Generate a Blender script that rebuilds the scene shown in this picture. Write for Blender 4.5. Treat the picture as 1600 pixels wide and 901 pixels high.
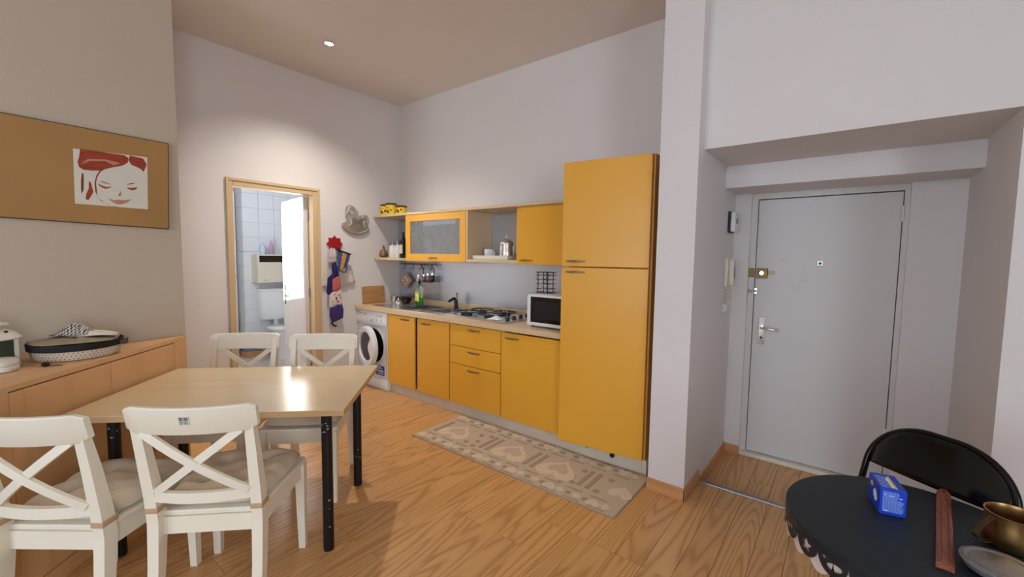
import bpy, bmesh, math, random
from mathutils import Vector, Matrix
from mathutils.geometry import tessellate_polygon
PI = math.pi
R = math.radians
random.seed(7)
for o in list(bpy.data.objects):
    bpy.data.objects.remove(o)
scn = bpy.context.scene
C = scn.collection

# ------------------------------------------------------------------ camera
cam_d = bpy.data.cameras.new('camera')
cam = bpy.data.objects.new('camera', cam_d)
C.objects.link(cam)
cam_d.sensor_width = 36.0
cam_d.lens = 666.28 / 1600 * 36.0
cam_d.clip_start = 0.05
yaw, pit, rol = -0.665557602, -0.0731659117, -0.013520248
fw = Vector((math.sin(yaw) * math.cos(pit), math.cos(yaw) * math.cos(pit), math.sin(pit)))
r0 = Vector((math.cos(yaw), -math.sin(yaw), 0))
d0 = fw.cross(r0)
rt = r0 * math.cos(rol) + d0 * math.sin(rol)
dn = -r0 * math.sin(rol) + d0 * math.cos(rol)
m3 = Matrix((rt, -dn, -fw)).transposed()
cam.matrix_world = Matrix.Translation((0, 0, 1.45)) @ m3.to_4x4()
scn.camera = cam

# ------------------------------------------------------------------ world, light, exposure
vs = scn.view_settings
scn.display_settings.display_device = 'sRGB'
vs.view_transform = 'Standard'
vs.look = 'None'
vs.gamma = 1.0
vs.use_curve_mapping = False
vs.exposure = 0.25
w = bpy.data.worlds.new('world')
scn.world = w
w.use_nodes = True
bg = w.node_tree.nodes['Background']
bg.inputs[0].default_value = (0.62, 0.76, 1.0, 1)
bg.inputs[1].default_value = 1.6


def light(name, kind, loc, rot, energy, color=(1, 1, 1), size=None, sizey=None):
    d = bpy.data.lights.new(name, kind)
    d.energy = energy
    d.color = color
    if kind == 'AREA':
        d.shape = 'RECTANGLE'
        d.size = size
        d.size_y = sizey
    o = bpy.data.objects.new(name, d)
    C.objects.link(o)
    o.location = loc
    o.rotation_euler = rot
    return o


SKY = (0.76, 0.87, 1.0)
YW = -4.20          # inner face of the window wall behind the photographer
WX = (-2.0, -0.35)    # the two French windows
for wx in WX:
    light('window_daylight', 'AREA', (wx, YW + 0.02, 1.55), (R(90), 0, 0), 40, SKY, 1.15, 2.3)
light('side_window_daylight', 'AREA', (2.47, -0.9, 1.65), (R(90), 0, R(90)), 66, SKY, 1.4, 1.9)
light('bath_window_daylight', 'AREA', (-4.95, 1.42, 2.48), (R(90), 0, 0), 14, (0.76, 0.86, 1.0), 0.75, 1.1)
sun = light('sun', 'SUN', (-6, -3, 5), (R(42), 0, R(-4)), 46.0, (1.0, 0.98, 0.95))
sun.data.angle = R(0.6)

# ------------------------------------------------------------------ materials
MATS = {}


def lin(c):
    return tuple(((x / 255.0) / 12.92 if x / 255.0 <= 0.04045 else ((x / 255.0 + 0.055) / 1.055) ** 2.4) for x in c)


def nd(nt, t, **kw):
    n = nt.nodes.new(t)
    for k, v in kw.items():
        setattr(n, k, v)
    return n


def mat(name, col, rough=0.5, metal=0.0, var=0.0, scale=20.0, bump=0.0, bscale=80.0, coat=0.0, stretch=(1, 1, 1), emit=None, trans=0.0, rnd=0.0, ior=1.45, spec=0.5):
    m = bpy.data.materials.new(name)
    m.use_nodes = True
    nt = m.node_tree
    b = nt.nodes['Principled BSDF']
    c = lin(col)
    b.inputs['Base Color'].default_value = (*c, 1)
    b.inputs['Roughness'].default_value = rough
    b.inputs['Metallic'].default_value = metal
    b.inputs['Coat Weight'].default_value = coat
    b.inputs['Transmission Weight'].default_value = trans
    b.inputs['IOR'].default_value = ior
    b.inputs['Specular IOR Level'].default_value = spec
    if emit:
        b.inputs['Emission Color'].default_value = (*lin(emit[0]), 1)
        b.inputs['Emission Strength'].default_value = emit[1]
    tc = nd(nt, 'ShaderNodeTexCoord')
    mp = nd(nt, 'ShaderNodeMapping')
    mp.inputs['Scale'].default_value = stretch
    nt.links.new(tc.outputs['Object'], mp.inputs[0])
    if var > 0:
        no = nd(nt, 'ShaderNodeTexNoise')
        no.inputs['Scale'].default_value = scale
        no.inputs['Detail'].default_value = 5
        nt.links.new(mp.outputs[0], no.inputs['Vector'])
        hs = nd(nt, 'ShaderNodeHueSaturation')
        hs.inputs['Color'].default_value = (*c, 1)
        mr = nd(nt, 'ShaderNodeMapRange')
        mr.inputs[1].default_value = 0.3
        mr.inputs[2].default_value = 0.7
        mr.inputs[3].default_value = 1 - var
        mr.inputs[4].default_value = 1 + var
        nt.links.new(no.outputs[0], mr.inputs[0])
        nt.links.new(mr.outputs[0], hs.inputs['Value'])
        nt.links.new(hs.outputs[0], b.inputs['Base Color'])
    if bump > 0:
        n2 = nd(nt, 'ShaderNodeTexNoise')
        n2.inputs['Scale'].default_value = bscale
        n2.inputs['Detail'].default_value = 3
        nt.links.new(mp.outputs[0], n2.inputs['Vector'])
        bp = nd(nt, 'ShaderNodeBump')
        bp.inputs['Strength'].default_value = bump
        bp.inputs['Distance'].default_value = 0.003
        nt.links.new(n2.outputs[0], bp.inputs['Height'])
        nt.links.new(bp.outputs[0], b.inputs['Normal'])
    MATS[name] = m
    return m


def wood(name, col, dark, rough, ax=1, freq=14.0, amount=0.5, rnd=0.12, coat=0.0, cross=7.0, along=0.55):
    """timber: contour lines of a stretched noise give the cathedral figure"""
    m = bpy.data.materials.new(name)
    m.use_nodes = True
    nt = m.node_tree
    L = nt.links.new
    b = nt.nodes['Principled BSDF']
    b.inputs['Roughness'].default_value = rough
    b.inputs['Coat Weight'].default_value = coat
    b.inputs['Coat Roughness'].default_value = 0.15
    tc = nd(nt, 'ShaderNodeTexCoord')
    oi = nd(nt, 'ShaderNodeObjectInfo')
    off = nd(nt, 'ShaderNodeVectorMath', operation='SCALE')
    off.inputs[0].default_value = (37.0, 53.0, 17.0)
    L(oi.outputs['Random'], off.inputs['Scale'])
    add = nd(nt, 'ShaderNodeVectorMath', operation='ADD')
    mp = nd(nt, 'ShaderNodeMapping')
    s = [cross, cross, cross]
    s[ax] = along
    mp.inputs['Scale'].default_value = s
    L(tc.outputs['Object'], mp.inputs[0])
    L(mp.outputs[0], add.inputs[0])
    L(off.outputs[0], add.inputs[1])
    n1 = nd(nt, 'ShaderNodeTexNoise')
    n1.inputs['Scale'].default_value = 1.0
    n1.inputs['Detail'].default_value = 1.5
    n1.inputs['Roughness'].default_value = 0.4
    L(add.outputs[0], n1.inputs['Vector'])
    mul = nd(nt, 'ShaderNodeMath', operation='MULTIPLY')
    mul.inputs[1].default_value = freq
    L(n1.outputs[0], mul.inputs[0])
    fr = nd(nt, 'ShaderNodeMath', operation='FRACT')
    L(mul.outputs[0], fr.inputs[0])
    cr = nd(nt, 'ShaderNodeValToRGB')
    e = cr.color_ramp.elements
    e[0].position = 0.0
    e[0].color = (0.85, 0.85, 0.85, 1)
    e[1].position = 1.0
    e[1].color = (0.85, 0.85, 0.85, 1)
    for pp, vv in ((0.10, 1.0), (0.30, 0.25), (0.62, 0.06), (0.90, 0.35)):
        q = e.new(pp)
        q.color = (vv, vv, vv, 1)
    L(fr.outputs[0], cr.inputs[0])
    # fine pores
    mp2 = nd(nt, 'ShaderNodeMapping')
    s2 = [260.0, 260.0, 260.0]
    s2[ax] = 9.0
    mp2.inputs['Scale'].default_value = s2
    L(tc.outputs['Object'], mp2.inputs[0])
    n2 = nd(nt, 'ShaderNodeTexNoise')
    n2.inputs['Scale'].default_value = 1.0
    n2.inputs['Detail'].default_value = 2.0
    L(mp2.outputs[0], n2.inputs['Vector'])
    ma = nd(nt, 'ShaderNodeMath', operation='MULTIPLY')
    L(cr.outputs[0], ma.inputs[0])
    L(n2.outputs[0], ma.inputs[1])
    mb = nd(nt, 'ShaderNodeMath', operation='MULTIPLY')
    mb.inputs[1].default_value = 2.0 * amount
    L(ma.outputs[0], mb.inputs[0])
    mix = nd(nt, 'ShaderNodeMix', data_type='RGBA')
    mix.inputs['A'].default_value = (*lin(col), 1)
    mix.inputs['B'].default_value = (*lin(dark), 1)
    L(mb.outputs[0], mix.inputs['Factor'])
    hs = nd(nt, 'ShaderNodeHueSaturation')
    mr = nd(nt, 'ShaderNodeMapRange')
    mr.inputs[3].default_value = 1 - rnd
    mr.inputs[4].default_value = 1 + rnd
    L(oi.outputs['Random'], mr.inputs[0])
    L(mr.outputs[0], hs.inputs['Value'])
    L(mix.outputs['Result'], hs.inputs['Color'])
    L(hs.outputs[0], b.inputs['Base Color'])
    MATS[name] = m
    return m


def checker(name, a, bcol, scale, rough=0.9, stretch=(1, 1, 1)):
    m = mat(name, a, rough)
    nt = m.node_tree
    b = nt.nodes['Principled BSDF']
    tc = nd(nt, 'ShaderNodeTexCoord')
    mp = nd(nt, 'ShaderNodeMapping')
    mp.inputs['Scale'].default_value = stretch
    mp.inputs['Rotation'].default_value = (0.3, 0.2, 0.5)
    ck = nd(nt, 'ShaderNodeTexChecker')
    ck.inputs['Scale'].default_value = scale
    ck.inputs['Color1'].default_value = (*lin(a), 1)
    ck.inputs['Color2'].default_value = (*lin(bcol), 1)
    nt.links.new(tc.outputs['Object'], mp.inputs[0])
    nt.links.new(mp.outputs[0], ck.inputs[0])
    nt.links.new(ck.outputs[0], b.inputs['Base Color'])
    return m


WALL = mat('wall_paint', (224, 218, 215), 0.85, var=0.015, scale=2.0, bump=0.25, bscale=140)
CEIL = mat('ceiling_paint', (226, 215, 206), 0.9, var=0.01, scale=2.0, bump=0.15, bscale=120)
LEFTW = mat('left_wall_dimmed_paint', (188, 172, 152), 0.85, var=0.015, scale=2.0, bump=0.25, bscale=140)  # beige wall, its colour darkened to stand in for weaker light there
DOORP = mat('door_paint', (214, 208, 204), 0.45, var=0.01, scale=3.0)
FLOOR = wood('oak_plank', (214, 164, 106), (150, 94, 44), 0.30, 1, freq=30, amount=0.52, rnd=0.04, along=0.30, cross=3.6)
FBASE = mat('floor_joint', (58, 36, 18), 0.9)
BASEB = wood('baseboard_wood', (205, 150, 98), (170, 112, 66), 0.45, 0, freq=6, amount=0.4, rnd=0.05)
BASEY = wood('baseboard_wood_side', (205, 150, 98), (170, 112, 66), 0.45, 1, freq=6, amount=0.4, rnd=0.05)
YEL = mat('yellow_lacquer', (230, 169, 54), 0.34, var=0.012, scale=4)
YELD = mat('yellow_edge', (206, 150, 70), 0.5)
CREAM = mat('worktop_cream', (216, 190, 150), 0.30, var=0.03, scale=30, spec=0.5)
MAPLE = mat('maple_board', (214, 190, 152), 0.5, var=0.03, scale=12, stretch=(1, 6, 6))
KICK = mat('kick_white', (214, 202, 184), 0.35, var=0.06, scale=6)
TABLE = wood('table_birch', (214, 190, 150), (196, 166, 122), 0.20, 0, freq=3, amount=0.25, rnd=0.0, cross=4, along=0.5)
SIDEB = wood('sideboard_beech', (216, 168, 118), (196, 148, 98), 0.42, 2, freq=4, amount=0.35, rnd=0.02, cross=5, along=0.6)
CHAIRW = mat('chair_white', (232, 224, 204), 0.38, var=0.01, scale=6)
CUSH = mat('cushion_linen', (204, 188, 164), 0.95, var=0.05, scale=6, bump=0.3, bscale=240)
TIE = mat('cushion_tie', (184, 154, 120), 0.9)
BLACKM = mat('black_metal', (10, 10, 11), 0.35)
CHIPPED = mat('black_tube', (8, 8, 9), 0.4)
PAINTCHIP = mat('bare_chip', (190, 190, 186), 0.5)
GLOSSB = mat('black_gloss', (4, 4, 5), 0.12, spec=0.4)
TABB = mat('table_black_blue', (22, 31, 39), 0.5, bump=0.2, bscale=400)
STEEL = mat('stainless', (214, 212, 210), 0.24, 1.0, bump=0.05, bscale=60)
STEELD = mat('steel_dark', (150, 148, 146), 0.3, 1.0)
CHROME = mat('chrome', (225, 225, 228), 0.1, 1.0)
ALU = mat('backsplash_aluminium', (204, 211, 224), 0.26, 0.75)
PEWTER = mat('pewter', (206, 202, 194), 0.30, 0.8, bump=0.1, bscale=60)
HANDLE = mat('handle_grey_brown', (126, 108, 92), 0.4, 0.6)
BRASS = mat('brass', (140, 116, 70), 0.5, 0.9, var=0.15, scale=30)
BRONZE = mat('aged_brass_pot', (176, 138, 86), 0.34, 1.0, var=0.12, scale=18)
BRONZEI = mat('pot_inside', (92, 76, 52), 0.5, 0.9)
GLASS = mat('clear_glass', (240, 244, 244), 0.03, trans=1.0)
WHITEP = mat('white_plastic', (228, 226, 224), 0.35)
IVORY = mat('ivory_plastic', (222, 214, 196), 0.4)
APPL = mat('appliance_white', (226, 228, 232), 0.3)
DARKGL = mat('dark_glass', (12, 13, 16), 0.12, coat=0.4)
BLACKP = mat('black_plastic', (14, 14, 15), 0.4)
GREYP = mat('grey_print', (110, 110, 112), 0.6)
BLUEP = mat('blue_print', (24, 52, 158), 0.45)
BLUEB = mat('blue_carton', (22, 62, 190), 0.4)
BLUEL = mat('pale_blue_print', (150, 178, 226), 0.5)
WHITEPR = mat('white_print', (232, 234, 238), 0.5)
YELPR = mat('yellow_print', (226, 206, 60), 0.5)
YTIN = mat('yellow_tin', (236, 198, 46), 0.4)
BROWN = mat('brown_lid', (74, 38, 26), 0.5)
GOLD = mat('ochre_panel', (164, 122, 68), 0.7, var=0.06, scale=3.5)
PAPER = mat('portrait_paper', (212, 206, 190), 0.8)
SANG = mat('sanguine_red', (150, 62, 36), 0.85, var=0.22, scale=26, stretch=(1, 1, 5))
SANGL = mat('sanguine_pale', (184, 130, 104), 0.85)
DARKFR = mat('frame_dark', (72, 54, 36), 0.6)
RED = mat('red_felt', (158, 14, 18), 0.9)
TOWELM = mat('towel_offwhite', (214, 204, 194), 0.95, bump=0.4, bscale=200)
TOWELP = mat('towel_pink_stripe', (206, 184, 184), 0.95)
NAVY = mat('navy_cloth', (34, 34, 92), 0.95, var=0.2, scale=60)
PURP = mat('purple_cloth', (66, 46, 108), 0.95)
REDPR = checker('red_dot_cloth', (190, 66, 70), (206, 120, 118), 130)
PRINTC = mat('cream_printed_cloth', (222, 208, 200), 0.95)
MITTB = checker('blue_plaid', (48, 70, 118), (64, 90, 136), 60)
MITTY = checker('orange_plaid', (214, 160, 84), (196, 120, 44), 60)
BOARDW = wood('cutting_board_wood', (186, 138, 88), (150, 100, 58), 0.55, 1, freq=5, amount=0.5, rnd=0.0, cross=9, along=0.6)
STICKW = wood('red_handle_wood', (150, 84, 56), (96, 44, 26), 0.4, 1, freq=6, amount=0.7, rnd=0.0, cross=30, along=2)
RUGB = mat('rug_ground', (198, 178, 154), 0.98, var=0.12, scale=120, bump=0.8, bscale=300)
RUGL = mat('rug_light_pile', (218, 200, 172), 0.98, var=0.10, scale=150, bump=0.8, bscale=300)
RUGD = mat('rug_dark_pile', (168, 148, 126), 0.98, var=0.12, scale=150, bump=0.8, bscale=300)
HOUND = checker('black_white_cloth', (34, 30, 28), (216, 208, 196), 130)
CLOTHG = mat('grey_beige_cloth', (150, 134, 110), 0.95, var=0.15, scale=20)
CREAMC = mat('cream_cloth', (214, 200, 178), 0.95, var=0.06, scale=30)
DOT = mat('dot_brown', (120, 96, 70), 0.9)
FRAMEB = mat('door_frame_beige', (206, 180, 140), 0.5)
TILEW = mat('white_tile', (226, 230, 234), 0.2)
TILEB = mat('blue_grey_tile', (120, 136, 160), 0.25)
GROUT = mat('grout', (206, 206, 204), 0.9)
CERAM = mat('ceramic_white', (232, 234, 236), 0.12)
BATHW = mat('bath_wall_white', (226, 228, 230), 0.8)
TILEFL = mat('bath_floor_tile', (206, 196, 184), 0.35)
SOAPG = mat('green_soap', (30, 150, 50), 0.1, trans=0.7)
SOAPC = mat('soap_bottle_clear', (220, 232, 210), 0.08, trans=0.85)
SOAPD = mat('dark_green_cap', (18, 60, 40), 0.4)
LABELG = mat('yellow_green_label', (206, 206, 84), 0.5)
OLIVE = mat('dark_bottle', (14, 22, 12), 0.08, coat=0.3)
PINKB = mat('pink_bottle', (186, 150, 176), 0.3)
BLUEBT = mat('pale_blue_bottle', (196, 212, 228), 0.3)
SLITB = mat('niche_brown', (72, 48, 34), 0.5)
POTH = mat('quilted_beige', (188, 160, 136), 0.95)
COPPER = mat('copper_mix', (160, 116, 92), 0.3, 0.8)
LANT = mat('lantern_white', (216, 210, 196), 0.45)
GREENGL = mat('lantern_pane', (96, 104, 84), 0.1, trans=0.6)
LAMPE = mat('lamp_glow', (255, 240, 214), 0.4, emit=((255, 236, 206), 14.0))
SWHITE = mat('scallop_white', (216, 200, 192), 0.6)
PLAST = mat('film_bluish', (206, 214, 226), 0.2, trans=0.3)
SCUFF = mat('scuff_beige', (196, 184, 168), 0.6)

# textured privacy glass with real relief
PATG = mat('hammered_glass', (228, 236, 246), 0.05, trans=0.85, bump=1.0, bscale=34)
PATG.node_tree.nodes['Principled BSDF'].inputs['Coat Weight'].default_value = 0.4
for n in PATG.node_tree.nodes:
    if n.type == 'BUMP':
        n.inputs['Distance'].default_value = 0.02
# ribbed aluminium: fine vertical flutes
nt = ALU.node_tree
tc = nd(nt, 'ShaderNodeTexCoord')
wv = nd(nt, 'ShaderNodeTexWave')
wv.inputs['Scale'].default_value = 32
bp_ = nd(nt, 'ShaderNodeBump')
bp_.inputs['Strength'].default_value = 0.22
bp_.inputs['Distance'].default_value = 0.002
nt.links.new(tc.outputs['Object'], wv.inputs[0])
nt.links.new(wv.outputs['Fac'], bp_.inputs['Height'])
nt.links.new(bp_.outputs[0], nt.nodes['Principled BSDF'].inputs['Normal'])


# ------------------------------------------------------------------ mesh helpers
def bx(bm, x0, x1, y0, y1, z0, z1, bev=0.0):
    r = bmesh.ops.create_cube(bm, size=1)
    vs_ = r['verts']
    for v in vs_:
        v.co = Vector((x0 + (v.co.x + .5) * (x1 - x0), y0 + (v.co.y + .5) * (y1 - y0), z0 + (v.co.z + .5) * (z1 - z0)))
    if bev > 0:
        es = list({e for v in vs_ for e in v.link_edges})
        bmesh.ops.bevel(bm, geom=es, offset=bev, segments=2, affect='EDGES', profile=0.5)
    return bm


def box(x0, x1, y0, y1, z0, z1, bev=0.0):
    return bx(bmesh.new(), x0, x1, y0, y1, z0, z1, bev)


def loft(bm, rings, cap=True, closed=False):
    vr = [[bm.verts.new(p) for p in r] for r in rings]
    n = len(rings[0])
    rr = list(zip(vr, vr[1:]))
    if closed:
        rr.append((vr[-1], vr[0]))
    for a, b in rr:
        for i in range(n):
            j = (i + 1) % n
            bm.faces.new((a[i], a[j], b[j], b[i]))
    if cap and not closed:
        bm.faces.new(vr[0][::-1])
        bm.faces.new(vr[-1])
    return bm


def tube(bm, pts, rad, seg=10, closed=False, cap=True):
    pts = [Vector(p) for p in pts]
    rings = []
    up = None
    n = len(pts)
    for i, p in enumerate(pts):
        if closed:
            t = (pts[(i + 1) % n] - pts[i - 1]).normalized()
        else:
            t = (pts[min(i + 1, n - 1)] - pts[max(i - 1, 0)]).normalized()
        if up is None:
            up = Vector((0, 0, 1)) if abs(t.z) < .9 else Vector((1, 0, 0))
        s = t.cross(up).normalized()
        up = s.cross(t).normalized()
        r = rad[i] if isinstance(rad, (list, tuple)) else rad
        rings.append([p + (s * math.cos(a) + up * math.sin(a)) * r for a in [2 * PI * k / seg for k in range(seg)]])
    return loft(bm, rings, cap, closed)


def bar(bm, pts, wv, tv, wd, td):
    """rectangular section swept along pts: width wd along wv, thickness td along tv"""
    wv, tv = Vector(wv), Vector(tv)
    rings = []
    n = len(pts)
    for i, p in enumerate(pts):
        p = Vector(p)
        a = wd[i] if isinstance(wd, (list, tuple)) else wd
        b = td[i] if isinstance(td, (list, tuple)) else td
        rings.append([p + wv * a / 2 + tv * b / 2, p - wv * a / 2 + tv * b / 2, p - wv * a / 2 - tv * b / 2, p + wv * a / 2 - tv * b / 2])
    return loft(bm, rings)


def lathe(prof, seg=28, cx=0, cy=0, z0=0, bm=None):
    bm = bm or bmesh.new()
    rings = []
    for r, z in prof:
        rings.append([(cx + max(r, 1e-4) * math.cos(2 * PI * k / seg), cy + max(r, 1e-4) * math.sin(2 * PI * k / seg), z0 + z) for k in range(seg)])
    return loft(bm, rings)


def prism(bm, poly, axis, a, b, bev=0.0):
    """extrude 2-D polygon along axis from a to b; polygon coords are the other two axes in order"""
    def P(u, v, t):
        return (t, u, v) if axis == 0 else ((u, t, v) if axis == 1 else (u, v, t))
    n0 = len(bm.verts)
    A = [bm.verts.new(P(u, v, a)) for u, v in poly]
    B = [bm.verts.new(P(u, v, b)) for u, v in poly]
    f1 = bm.faces.new(A)
    f2 = bm.faces.new(B)
    n = len(poly)
    for i in range(n):
        j = (i + 1) % n
        bm.faces.new((A[i], A[j], B[j], B[i]))
    if bev > 0:
        es = list(f1.edges) + list(f2.edges)
        bmesh.ops.bevel(bm, geom=es, offset=bev, segments=2, affect='EDGES', profile=0.5)
    big = [f for f in bm.faces if len(f.verts) > 4]
    if big:
        bmesh.ops.triangulate(bm, faces=big)
    return bm


def obj(name, bm, m, parent=None, smooth=None, world=True, label=None):
    """link bm as one mesh object; with a parent, vertices given in world space are moved into its frame"""
    bmesh.ops.recalc_face_normals(bm, faces=bm.faces[:])
    me = bpy.data.meshes.new(name)
    if parent is not None and world:
        bm.transform(FRAME(parent).inverted())
    bm.to_mesh(me)
    bm.free()
    me.materials.append(m)
    if smooth is not None:
        me.shade_smooth()
        me.set_sharp_from_angle(angle=R(smooth))
    o = bpy.data.objects.new(name, me)
    C.objects.link(o)
    if parent is not None:
        o.parent = parent
    if label:
        o['label'] = label
    return o


def FRAME(o):
    m = o.matrix_basis if o.rotation_euler else Matrix.Identity(4)
    m = Matrix.Translation(o.location) @ o.rotation_euler.to_matrix().to_4x4()
    return FRAME(o.parent) @ m if o.parent else m


def thing(name, label, cat, loc=(0, 0, 0), rz=0.0, group=None):
    o = bpy.data.objects.new(name, None)
    C.objects.link(o)
    o.empty_display_size = 0.1
    o.location = loc
    o.rotation_euler = (0, 0, rz)
    o['label'] = label
    o['category'] = cat
    if group:
        o['group'] = group
    return o


def tag(o, label, cat, group=None):
    o['label'] = label
    o['category'] = cat
    if group:
        o['group'] = group
    return o


def struct(name, bm, m, parent=None, smooth=None):
    o = obj(name, bm, m, parent, smooth)
    if parent is None:
        o['kind'] = 'structure'
    return o


def dup(root, loc, rz, label=None):
    r = root.copy()
    C.objects.link(r)
    r.location = loc
    r.rotation_euler = (0, 0, rz)
    if label:
        r['label'] = label
    for ch in list(root.children):
        c = ch.copy()
        C.objects.link(c)
        c.parent = r
        for g in list(ch.children):
            d = g.copy()
            C.objects.link(d)
            d.parent = c
    return r


def cells(bm, x0, x1, y0, y1, z0, z1, holes):
    """slab with rectangular holes"""
    xs = sorted({x0, x1, *[h[0] for h in holes], *[h[1] for h in holes]})
    ys = sorted({y0, y1, *[h[2] for h in holes], *[h[3] for h in holes]})
    for xa, xb in zip(xs, xs[1:]):
        for ya, yb in zip(ys, ys[1:]):
            mx, my = (xa + xb) / 2, (ya + yb) / 2
            if any(h[0] < mx < h[1] and h[2] < my < h[3] for h in holes):
                continue
            bx(bm, xa, xb, ya, yb, z0, z1)
    bmesh.ops.remove_doubles(bm, verts=bm.verts[:], dist=1e-5)
    return bm


# ================================================================== STRUCTURE
ZC = 3.245
XB = -4.37      # bathroom-door wall
YK = 3.31       # kitchen wall
XL = -3.32      # picture wall
ZR = -0.065     # sunken entrance floor

floor = struct('floor', bx(box(-4.6, 2.6, -4.4, 2.90, -0.16, -0.012), -4.6, -0.8, 2.90, 3.5, -0.16, -0.012), FBASE)
floor2 = struct('floor', box(-0.80, 0.62, 2.90, 3.9, -0.22, ZR - 0.012), FBASE)


def plank_mesh(n, ln, wd, m):
    bm = box(0.0008, wd - 0.0008, 0.0008, ln - 0.0008, -0.0115, 0, 0.0010)
    me = bpy.data.meshes.new(n)
    bm.to_mesh(me)
    bm.free()
    me.materials.append(m)
    return me


PW = 0.1325
PM = {}


def lay(x0, nx, y_lo, y_hi, z, parent, seed, L0=1.25):
    rnd = random.Random(seed)
    for i in range(nx):
        x = x0 + i * PW
        lo = y_lo(x) if callable(y_lo) else y_lo
        hi = y_hi(x) if callable(y_hi) else y_hi
        y = lo
        first = True
        while y < hi - 1e-4:
            ln = rnd.choice((0.35, 0.6, 0.85, 1.1)) if first else L0
            ln = min(ln, hi - y)
            if hi - y - ln < 0.12:
                ln = hi - y
            key = round(ln, 2)
            if key not in PM:
                PM[key] = plank_mesh('plank', ln, PW, FLOOR)
            o = bpy.data.objects.new('plank', PM[key])
            C.objects.link(o)
            o.parent = parent
            o.location = (x, y, z)
            y += ln
            first = False


lay(-4.37 - 0.03, 46, lambda x: 0.85 if x < -3.34 else -0.45, lambda x: 2.90 if x > -0.72 else 2.78, 0.0, floor, 3)
lay(-0.715, 10, 2.905, 3.745, ZR, floor2, 5)
struct('trim_1', box(-0.70, 0.53, 2.885, 2.925, -0.002, 0.006, 0.003), STEELD)
struct('trim_2', box(-0.70, 0.53, 2.896, 2.904, ZR - 0.01, -0.003), FBASE)

struct('ceiling', bx(box(-4.47, 2.7, -4.5, 4.1, ZC, ZC + 0.12), -7.8, -4.47, 1.28, 4.1, ZC, ZC + 0.12), CEIL)
struct('wall_kitchen', box(-4.6, -0.80, YK, YK + 0.15, -0.1, ZC), WALL)
# wall with the bathroom doorway
bm = box(XB - 0.10, XB, 0.3, 1.475, -0.1, ZC)
bx(bm, XB - 0.10, XB, 2.225, YK, -0.1, ZC)
bx(bm, XB - 0.10, XB, 1.475, 2.225, 2.065, ZC)
struct('wall_bathroom', bm, WALL)
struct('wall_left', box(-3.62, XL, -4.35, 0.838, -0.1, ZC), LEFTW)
struct('wall_niche', box(XB, -3.62, 0.3, 0.45, -0.1, ZC), WALL)
struct('wall_pillar', box(-0.92, -0.70, 2.59, YK, -0.2, ZC), WALL)
struct('wall_recess_left', box(-0.92, -0.70, YK, 3.95, -0.2, ZC), WALL)
struct('wall_entry_above', box(-0.70, 2.6, 2.70, 3.95, 2.095, ZC), WALL)
struct('wall_recess_right', box(0.535, 2.6, 2.70, 3.95, -0.2, 2.095), WALL)
bm = box(-0.70, -0.592, 3.65, 3.95, -0.2, 1.949)
bx(bm, 0.287, 0.535, 3.65, 3.95, -0.2, 1.949)
bx(bm, -0.592, 0.287, 3.80, 3.95, -0.2, 1.949)
struct('wall_entrance', bm, WALL)
struct('trim_3', box(-0.70, 0.535, 3.29, 3.95, 1.949, 2.095), WALL)
bm = bmesh.new()
cells(bm, -4.6, 2.65, -0.1, ZC, -0.15, 0.0, [(wx - .60, wx + .60, 0.30, 2.80) for wx in WX])
bm.transform(Matrix(((1, 0, 0, 0), (0, 0, 1, YW), (0, 1, 0, 0), (0, 0, 0, 1))))
struct('wall_back', bm, WALL)
struct('wall_right', box(2.5, 2.65, -4.35, 2.75, -0.1, ZC), WALL)

# windows behind the photographer
for k, cx in enumerate(WX):
    wn = bpy.data.objects.new('window_%d' % (k + 1), None)
    C.objects.link(wn)
    wn['kind'] = 'structure'
    wn.location = (cx, YW - 0.07, 0)
    bm = bmesh.new()
    for xa, xb, za, zb in ((-.60, -.54, .3, 2.8), (.54, .60, .3, 2.8), (-.54, .54, .3, .37), (-.54, .54, 2.73, 2.8), (-.03, .03, .37, 2.73)):
        bx(bm, cx + xa, cx + xb, YW - .11, YW - .04, za, zb)
    obj('window_frame', bm, DOORP, wn)

wn = bpy.data.objects.new('window_4', None)
C.objects.link(wn)
wn['kind'] = 'structure'
wn.location = (2.49, -0.9, 0.7)
bm = bmesh.new()
for ya, yb_, za, zb in ((-1.64, -1.60, .66, 2.64), (-.20, -.16, .66, 2.64), (-1.60, -.20, .66, .70), (-1.60, -.20, 2.60, 2.64)):
    bx(bm, 2.46, 2.50, ya, yb_, za, zb)
obj('window_frame', bm, DOORP, wn)

# baseboards at the pillar and the recess
struct('baseboard_pillar', box(-0.925, -0.690, 2.578, 2.590, 0, 0.078, 0.002), BASEB)
struct('baseboard_pillar_side', box(-0.700, -0.688, 2.578, 2.892, 0, 0.078, 0.002), BASEY)
struct('baseboard_recess', box(-0.700, -0.690, 2.93, 3.65, ZR, ZR + 0.075, 0.002), BASEY)
struct('baseboard_entrance', box(-0.690, -0.590, 3.640, 3.650, ZR, ZR + 0.07, 0.002), BASEB)
struct('baseboard_right', box(0.525, 0.535, 2.71, 3.64, ZR, ZR + 0.07, 0.002), BASEY)

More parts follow.
